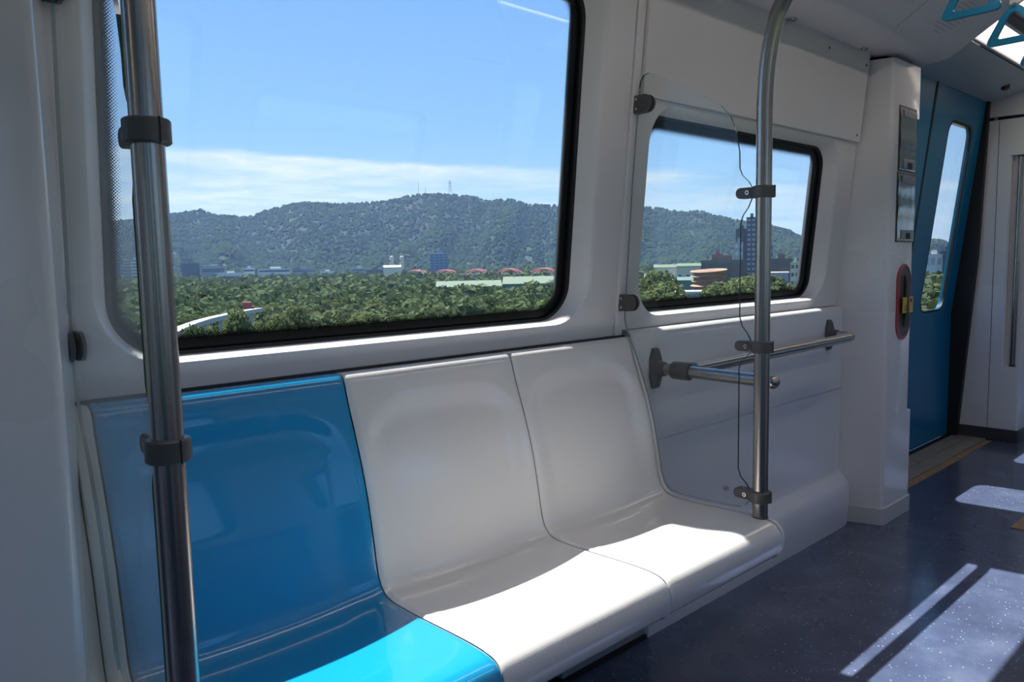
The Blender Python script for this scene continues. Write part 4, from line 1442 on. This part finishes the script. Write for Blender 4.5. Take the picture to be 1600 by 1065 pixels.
def building(name, u0, u1, vtop, dist, label, wall='b_white', roof='b_grey', floors=3, band='b_glass', depth=None, turn=0.0, gable=False, cat='building', group=None, windows=0, vbase=None):
    um = (u0 + u1) / 2
    c, a = bframe(um, dist)
    w = abs(math.tan(az(u0) - az(u1))) * dist
    top = ztop(um, vtop, dist)
    z0 = GZ if vbase is None else ztop(um, vbase, dist)
    d = depth or w * 0.6
    t = empty(name, (c.x, c.y, z0), label, cat, group)
    t.rotation_euler.z = a - math.pi / 2 + turn
    h = top - z0

    def part(nm, mb, matn, parent=t):
        me = bpy.data.meshes.new(nm); me.from_pydata(mb.v, [], mb.f); me.materials.append(MATS[matn])
        o = bpy.data.objects.new(nm, me); COL.objects.link(o); o.parent = parent
        return o
    if gable:
        rise = min(h * 0.30, w * 0.12)
        body = MB().prism([(-w / 2, 0), (w / 2, 0), (w / 2, h - rise), (-w / 2, h - rise)], 'y', 0, d)
        part('walls', body, wall)
        e = 0.4
        rf = MB()
        rf.add([(-w / 2 - e, -e, h - rise), (w / 2 + e, -e, h - rise), (w / 2 + e, d / 2, h), (-w / 2 - e, d / 2, h), (-w / 2 - e, d + e, h - rise), (w / 2 + e, d + e, h - rise),
                (-w / 2 - e, -e, h - rise - 0.35), (w / 2 + e, -e, h - rise - 0.35), (-w / 2 - e, d + e, h - rise - 0.35), (w / 2 + e, d + e, h - rise - 0.35)],
               [(0, 1, 2, 3), (3, 2, 5, 4), (0, 1, 7, 6), (4, 5, 9, 8), (0, 3, 4, 8, 6), (1, 2, 5, 9, 7), (6, 7, 9, 8)])
        part('roof', rf, roof)
        for k in range(max(3, int(w / 9))):
            x = -w / 2 + w * (k + 0.5) / max(3, int(w / 9))
            part('roof_vent', MB().box(x - 0.5, x + 0.5, d / 2 - 0.6, d / 2 + 0.6, h - 0.1, h + 0.9), 'b_concrete')
    else:
        part('walls', MB().box(-w / 2, w / 2, 0, d, 0, h), wall)
        part('roof', MB().box(-w / 2 - 0.3, w / 2 + 0.3, -0.3, d + 0.3, h, h + 0.5), roof)
        if h > 9 and w < 60 and not name.startswith(('flat', 'grey_par')): part('roof_hut', MB().box(-w * 0.12, w * 0.2, d * 0.3, d * 0.7, h + 0.5, h + 0.5 + min(3.0, h * 0.15)), wall)
    fh = (h - (h * 0.3 if gable else 0)) / max(1, floors)
    for k in range(floors):
        z = fh * (k + 0.35)
        if windows:
            for q in range(windows):
                x0 = -w / 2 + w * (q + 0.18) / windows
                x1 = x0 + w * 0.64 / windows
                part('window', MB().box(x0, x1, -0.12, 0.05, z, z + fh * 0.45), band)
        else:
            part('window_band', MB().box(-w * 0.46, w * 0.46, -0.12, 0.05, z, z + fh * 0.42), band)
    return t


for spec in (
    ('apartment_tower', 180, 190, 404, 1500, 'leftmost grey apartment tower beyond the trees, behind left glass', 'b_grey', 'b_grey', 8),
    ('apartment_tower', 192, 203, 406, 1500, 'middle grey apartment tower in the cluster at far left', 'b_grey', 'b_white', 8),
    ('apartment_tower', 205, 217, 405, 1500, 'right grey apartment tower in the cluster at far left', 'b_white', 'b_grey', 8),
    ('factory_block', 283, 312, 411, 1350, 'dark grey town block with white panel right of the left pole', 'b_dark', 'b_grey', 4),
    ('factory_block', 314, 352, 416, 1380, 'low grey factory block at the foot of the hill', 'b_grey', 'b_grey', 2),
    ('long_shed', 340, 378, 427, 1150, 'low shed with bright white roof among the left trees', 'b_white', 'b_white', 1),
    ('factory_block', 380, 398, 419, 1350, 'small pale grey block left of the white terrace', 'b_white', 'b_grey', 3),
    ('terrace_block', 403, 455, 420, 1300, 'long white terraced block in the far town', 'b_white', 'b_white', 3),
    ('terrace_block', 457, 495, 420, 1310, 'grey brown terraced block beside the white terrace', 'b_grey', 'b_brown', 3),
    ('long_shed', 500, 522, 424, 1280, 'small white shed right of the grey brown terrace', 'b_white', 'b_white', 1),
    ('office_block', 550, 572, 419, 1300, 'pale blue grey office block left of the silo plant', 'b_grey', 'b_white', 3),
    ('office_block', 573, 598, 421, 1320, 'low dark office block next to the silo plant', 'b_dark', 'b_grey', 2),
):
    nm, u0, u1, vt, ds, lab, wl_, rf_, fl_ = spec
    building(nm, u0, u1, vt, ds, lab, wl_, rf_, fl_)
building('office_tower', 673, 701, 396, 1300, 'blue glass office tower standing in front of the hill', 'b_blue', 'b_white', 9, 'b_glass', windows=4)
building('silo_plant', 600, 627, 414, 1200, 'cream industrial hall in front of the twin silos', 'b_cream', 'b_cream', 1, 'b_cream', gable=True)
for i, u in enumerate((613, 629)):
    c, a = bframe(u, 1260)
    top = ztop(u, 400, 1260)
    t = empty('storage_silo', (c.x, c.y, GZ), ['left silo with domed cap behind the cream hall', 'right silo with domed cap behind the cream hall'][i], 'silo', 'twin silos in the far town')
    for nm, mb, mt in (('silo_body', MB().tube([(0, 0, 0), (0, 0, top - GZ - 2)], 3.6, 16), 'b_cream'), ('silo_cap', MB().sphere((0, 0, top - GZ - 2), 3.4, sz=0.8), 'b_concrete'),
                       ('conveyor', MB().box(-6, 6, -1, 1, (top - GZ) * 0.78, (top - GZ) * 0.84), 'b_brown')):
        me = bpy.data.meshes.new(nm); me.from_pydata(mb.v, [], mb.f); me.materials.append(MATS[mt])
        o = bpy.data.objects.new(nm, me); COL.objects.link(o); o.parent = t
building('warehouse', 682, 785, 439, 480, 'wide warehouse with pale green roof among trees, the left one', 'b_green_dark', 'b_green_roof', 1, 'b_green_dark', depth=34, gable=True)
building('warehouse', 787, 880, 432, 460, 'wide warehouse with pale green roof by the window frame', 'b_green_dark', 'b_green_roof', 1, 'b_white', depth=34, gable=True)

# red arch bridge
c0, _ = bframe(630, 1050); c1, _ = bframe(880, 900)
dirv = (c1 - c0); Lb = dirv.length; dirv.normalize()
zb = ztop(760, 427, 980)
br = empty('arch_bridge', ((c0.x + c1.x) / 2, (c0.y + c1.y) / 2, GZ), 'road bridge with a row of red arches across the valley', 'bridge')
br.rotation_euler.z = math.atan2(dirv.y, dirv.x)


def bpart(root, nm, mb, matn, sm=False):
    me = bpy.data.meshes.new(nm); me.from_pydata(mb.v, [], mb.f); me.materials.append(MATS[matn])
    o = bpy.data.objects.new(nm, me); COL.objects.link(o); o.parent = root
    return o


hz = zb - GZ
bpart(br, 'deck', MB().box(-Lb / 2 - 60, Lb / 2 + 140, -5, 5, hz - 1.4, hz), 'b_concrete')
span = Lb / 5
for k in range(5):
    xm = -Lb / 2 + span * (k + 0.5)
    for yy in (-4.5, 4.5):
        pts = [(xm - span * 0.33 + span * 0.66 * q / 14, yy, hz + 5.2 * (1 - (2 * q / 14 - 1) ** 2)) for q in range(15)]
        bpart(br, 'arch', MB().tube(pts, 0.85, 8), 'b_arch_red')
    bpart(br, 'pier', MB().box(xm - span / 2 - 1, xm - span / 2 + 1, -4, 4, 0, hz - 1.4), 'b_concrete')

# masts on the ridge
def mast(u, vtop, vbase, w, lattice, lab):
    c, a = bframe(u, R1)
    z0, z1 = ztop(u, vbase, R1) - 6, ztop(u, vtop, R1)
    t = empty('lattice_tower' if lattice else 'antenna_mast', (c.x, c.y, z0), lab, 'tower')
    t.rotation_euler.z = a
    h = z1 - z0
    if lattice:
        for sx in (-1, 1):
            for sy in (-1, 1):
                bpart(t, 'leg', MB().tube([(sx * w, sy * w, 0), (sx * w * 0.35, sy * w * 0.35, h * 0.6), (sx * 0.4, sy * 0.4, h)], 0.7, 6), 'b_metal')
        for k in range(6):
            f0 = 1 - 0.92 * k / 6; f1 = 1 - 0.92 * (k + 1) / 6
            z = h * k / 6; zz_ = h * (k + 1) / 6
            bpart(t, 'brace', MB().tube([(0, -w * f0, z), (0, w * f1, zz_)], 0.5, 5).tube([(0, w * f0, z), (0, -w * f1, zz_)], 0.5, 5), 'b_metal')
        for z in (0.62, 0.76, 0.88):
            bpart(t, 'cross_arm', MB().box(-0.6, 0.6, -w * 1.1, w * 1.1, h * z, h * z + 1.2), 'b_metal')
    else:
        bpart(t, 'mast_tube', MB().tube([(0, 0, 0), (0, 0, h)], 1.0, 6, rs=[1.3, 0.5]), 'b_metal')
        bpart(t, 'mast_collar', MB().tube([(0, 0, h * 0.5), (0, 0, h * 0.54)], 1.8, 8), 'b_metal')


mast(707, 281, 303, 8.5, True, 'lattice power tower on the crest of the hill')
mast(658, 284, 303, 2, False, 'taller thin antenna mast on the hill left of the lattice tower')
mast(669, 292, 303, 2, False, 'shorter thin antenna mast on the hill beside the taller one')

# pale road on stilts and red kiosk, lower left
rd = empty('elevated_road', tuple(at(330, 500, 250) * np.array([1, 1, 0]) + np.array([0, 0, GZ])), 'pale elevated path curving through the trees at lower left', 'road')
rp = [at(u, v, d) for u, v, d in ((268, 518, 122), (290, 508, 130), (320, 498, 142), (350, 491, 154), (380, 485, 167), (404, 481, 178))]
rp = smooth_path(rp, 6)
mb = MB(); L = []
for i, p in enumerate(rp):
    q = rp[min(i + 1, len(rp) - 1)] - rp[max(i - 1, 0)]
    nrm = np.array([-q[1], q[0], 0]); nrm /= np.linalg.norm(nrm)
    L.append([tuple(p + nrm * 0.9), tuple(p - nrm * 0.9), tuple(p - nrm * 0.9 - np.array([0, 0, 0.8])), tuple(p + nrm * 0.9 - np.array([0, 0, 0.8]))])
mb.loops(L, cap0=True, cap1=True).build('road_deck', 'b_concrete', rd)
for i in range(2, len(rp), 5):
    p = rp[i]
    MB().tube([(p[0], p[1], GZ), (p[0], p[1], p[2] - 0.7)], 0.5, 8).build('road_column', 'b_concrete', rd)
k = at(388, 484, 176)
kr = empty('red_kiosk', (k[0], k[1], GZ), 'small red tower hut at the end of the pale path', 'hut')
kh = k[2] - GZ
kr.rotation_euler.z = az(387) - math.pi / 2
bpart(kr, 'hut_base', MB().box(-0.8, 0.8, -0.7, 0.7, 0, kh), 'b_concrete')
bpart(kr, 'hut_body', MB().box(-1.1, 0.4, -0.9, 0.9, kh, kh + 1.5), 'b_red')
bpart(kr, 'hut_side', MB().box(0.4, 1.3, -0.7, 0.7, kh, kh + 0.9), 'b_red')
bpart(kr, 'hut_roof', MB().box(-1.2, 0.5, -1.0, 1.0, kh + 1.5, kh + 1.75), 'b_arch_red')

# seen through the smaller window
building('factory_hall', 1024, 1062, 413, 520, 'white factory hall with pale green roof, left half', 'b_white', 'b_green_roof', 1, 'b_grey', depth=30, gable=True, windows=3)
building('factory_hall', 1060, 1097, 411, 500, 'cream factory hall with pale green roof, right half', 'b_cream', 'b_green_roof', 2, 'b_dark', depth=30, gable=True, windows=3)
building('green_shed', 1010, 1048, 428, 380, 'low shed with green roof left in the small window', 'b_green_dark', 'b_green_roof', 1, 'b_green_dark', depth=22, gable=True)
building('green_shed', 1050, 1090, 433, 330, 'long low green shed before the terracotta stack', 'b_green_dark', 'b_green_dark', 1, 'b_green_dark', depth=20, gable=True)
building('brick_block', 1097, 1168, 407, 520, 'long brown brick block left of the pole in small window', 'b_brown', 'b_brown', 3, 'b_dark', depth=30, windows=7)
building('brick_block', 1204, 1240, 405, 500, 'brown brick block right of the pole in small window', 'b_brown', 'b_brown', 3, 'b_dark', depth=30, windows=4)
building('corner_house', 1238, 1252, 411, 470, 'narrow pale house at the right end of the small window', 'b_cream', 'b_grey', 4, 'b_brown', windows=2)
building('red_annex', 1114, 1131, 398, 620, 'small red rooftop house above the brick block', 'b_red', 'b_red', 2, 'b_brown', windows=2)
building('dark_tower', 1168, 1183, 340, 640, 'tallest dark tower block behind the right pole', 'b_dark', 'b_dark', 14, 'b_grey', windows=2)
building('stepped_tower', 1151, 1169, 358, 650, 'stepped dark tower attached left of the tallest tower', 'b_dark', 'b_dark', 12, 'b_dark', windows=2)
building('pale_tower', 1149, 1163, 379, 600, 'pale grey slab tower in front of the dark towers', 'b_grey', 'b_grey', 6, 'b_white', windows=2)
building('grey_tower', 1198, 1210, 382, 640, 'grey tower just right of the pole in the small window', 'b_grey', 'b_grey', 6, 'b_dark', windows=2)
building('grey_parapet_house', 1205, 1236, 427, 340, 'low grey flat house under the right brick block', 'b_grey', 'b_white', 1, 'b_dark', depth=15)
# round terracotta stack of tiers
c, a = bframe(1113, 200)
zt_ = ztop(1113, 421, 200); zb_ = ztop(1113, 458, 200)
ts = empty('tiered_stack', (c.x, c.y, GZ), 'round terracotta coloured tiered tower below the brick block', 'tower')
hh = zt_ - GZ; h0 = zb_ - GZ
bpart(ts, 'core', MB().tube([(0, 0, 0), (0, 0, hh - 0.4)], 3.7, 24), 'b_terracotta')
nt_ = 5
for q in range(nt_):
    z = h0 + (hh - h0) * (q + 0.45) / nt_
    w_ = 3.95 + 0.25 * (q % 2) + (0.35 if q == nt_ - 1 else 0)
    bpart(ts, 'tier', MB().tube([(0, 0, z - 0.42), (0.05, 0, z), (0, 0, z + 0.46), (0, 0, z + 0.52)], 4, 24, rs=[w_ - 0.35, w_, w_ + 0.35, w_ - 0.2]), 'b_terracotta')
building('flat_roof_house', 1042, 1130, 459, 170, 'pale flat roof edge below the terracotta tower', 'b_white', 'b_white', 1, 'b_grey', depth=8)
# seen through the door window
building('far_hall', 1446, 1475, 398, 620, 'white hall with flat roof seen through the door window', 'b_white', 'b_white', 2, 'b_grey', windows=3)
building('far_hall', 1470, 1494, 392, 640, 'dark office hall seen through the door window', 'b_dark', 'b_grey', 3, 'b_glass', windows=3)
c, a = bframe(1462, 60)
lz = ztop(1462, 440, 60)
lm = empty('street_lamp', (c.x, c.y, GZ), 'grey street lamp with curved arm seen through the door window', 'street lamp')
bpart(lm, 'lamp_post', MB().tube([(0, 0, 0), (0, 0, lz - GZ)], 0.07, 8), 'b_metal')
bpart(lm, 'lamp_arm', MB().tube([(0, 0, lz - GZ)] + [(0.55 * math.sin(q), -0.55 * math.sin(q) * 0.3, lz - GZ + 0.5 * (1 - math.cos(q))) for q in np.linspace(0.3, 2.4, 8)], 0.05, 6), 'b_metal')
bpart(lm, 'lamp_head', MB().sphere((0.35, -0.1, lz - GZ + 0.9), 0.3, sz=0.35), 'b_white')

# ---------------------------------------------------------------- air haze over the valley
hm = bpy.data.materials.new('air_haze')
hm.use_nodes = True
nd, lk = hm.node_tree.nodes, hm.node_tree.links
nd.clear()
out = N(nd, 'ShaderNodeOutputMaterial')
vs_ = N(nd, 'ShaderNodeVolumeScatter')
vs_.inputs['Color'].default_value = (0.40, 0.60, 1.0, 1)
HAZE = 0.000065
vs_.inputs['Density'].default_value = HAZE
vs_.inputs['Anisotropy'].default_value = 0.3
lk.new(vs_.outputs[0], out.inputs['Volume'])
MATS['air_haze'] = hm
hb = MB().box(-9000, 9000, 60, 4600, GZ + 0.5, 420).build('air_haze', 'air_haze', origin=(0, 60, GZ))
tag(hb, 'thin blue air haze lying over the valley and hills', 'haze', kind='stuff')
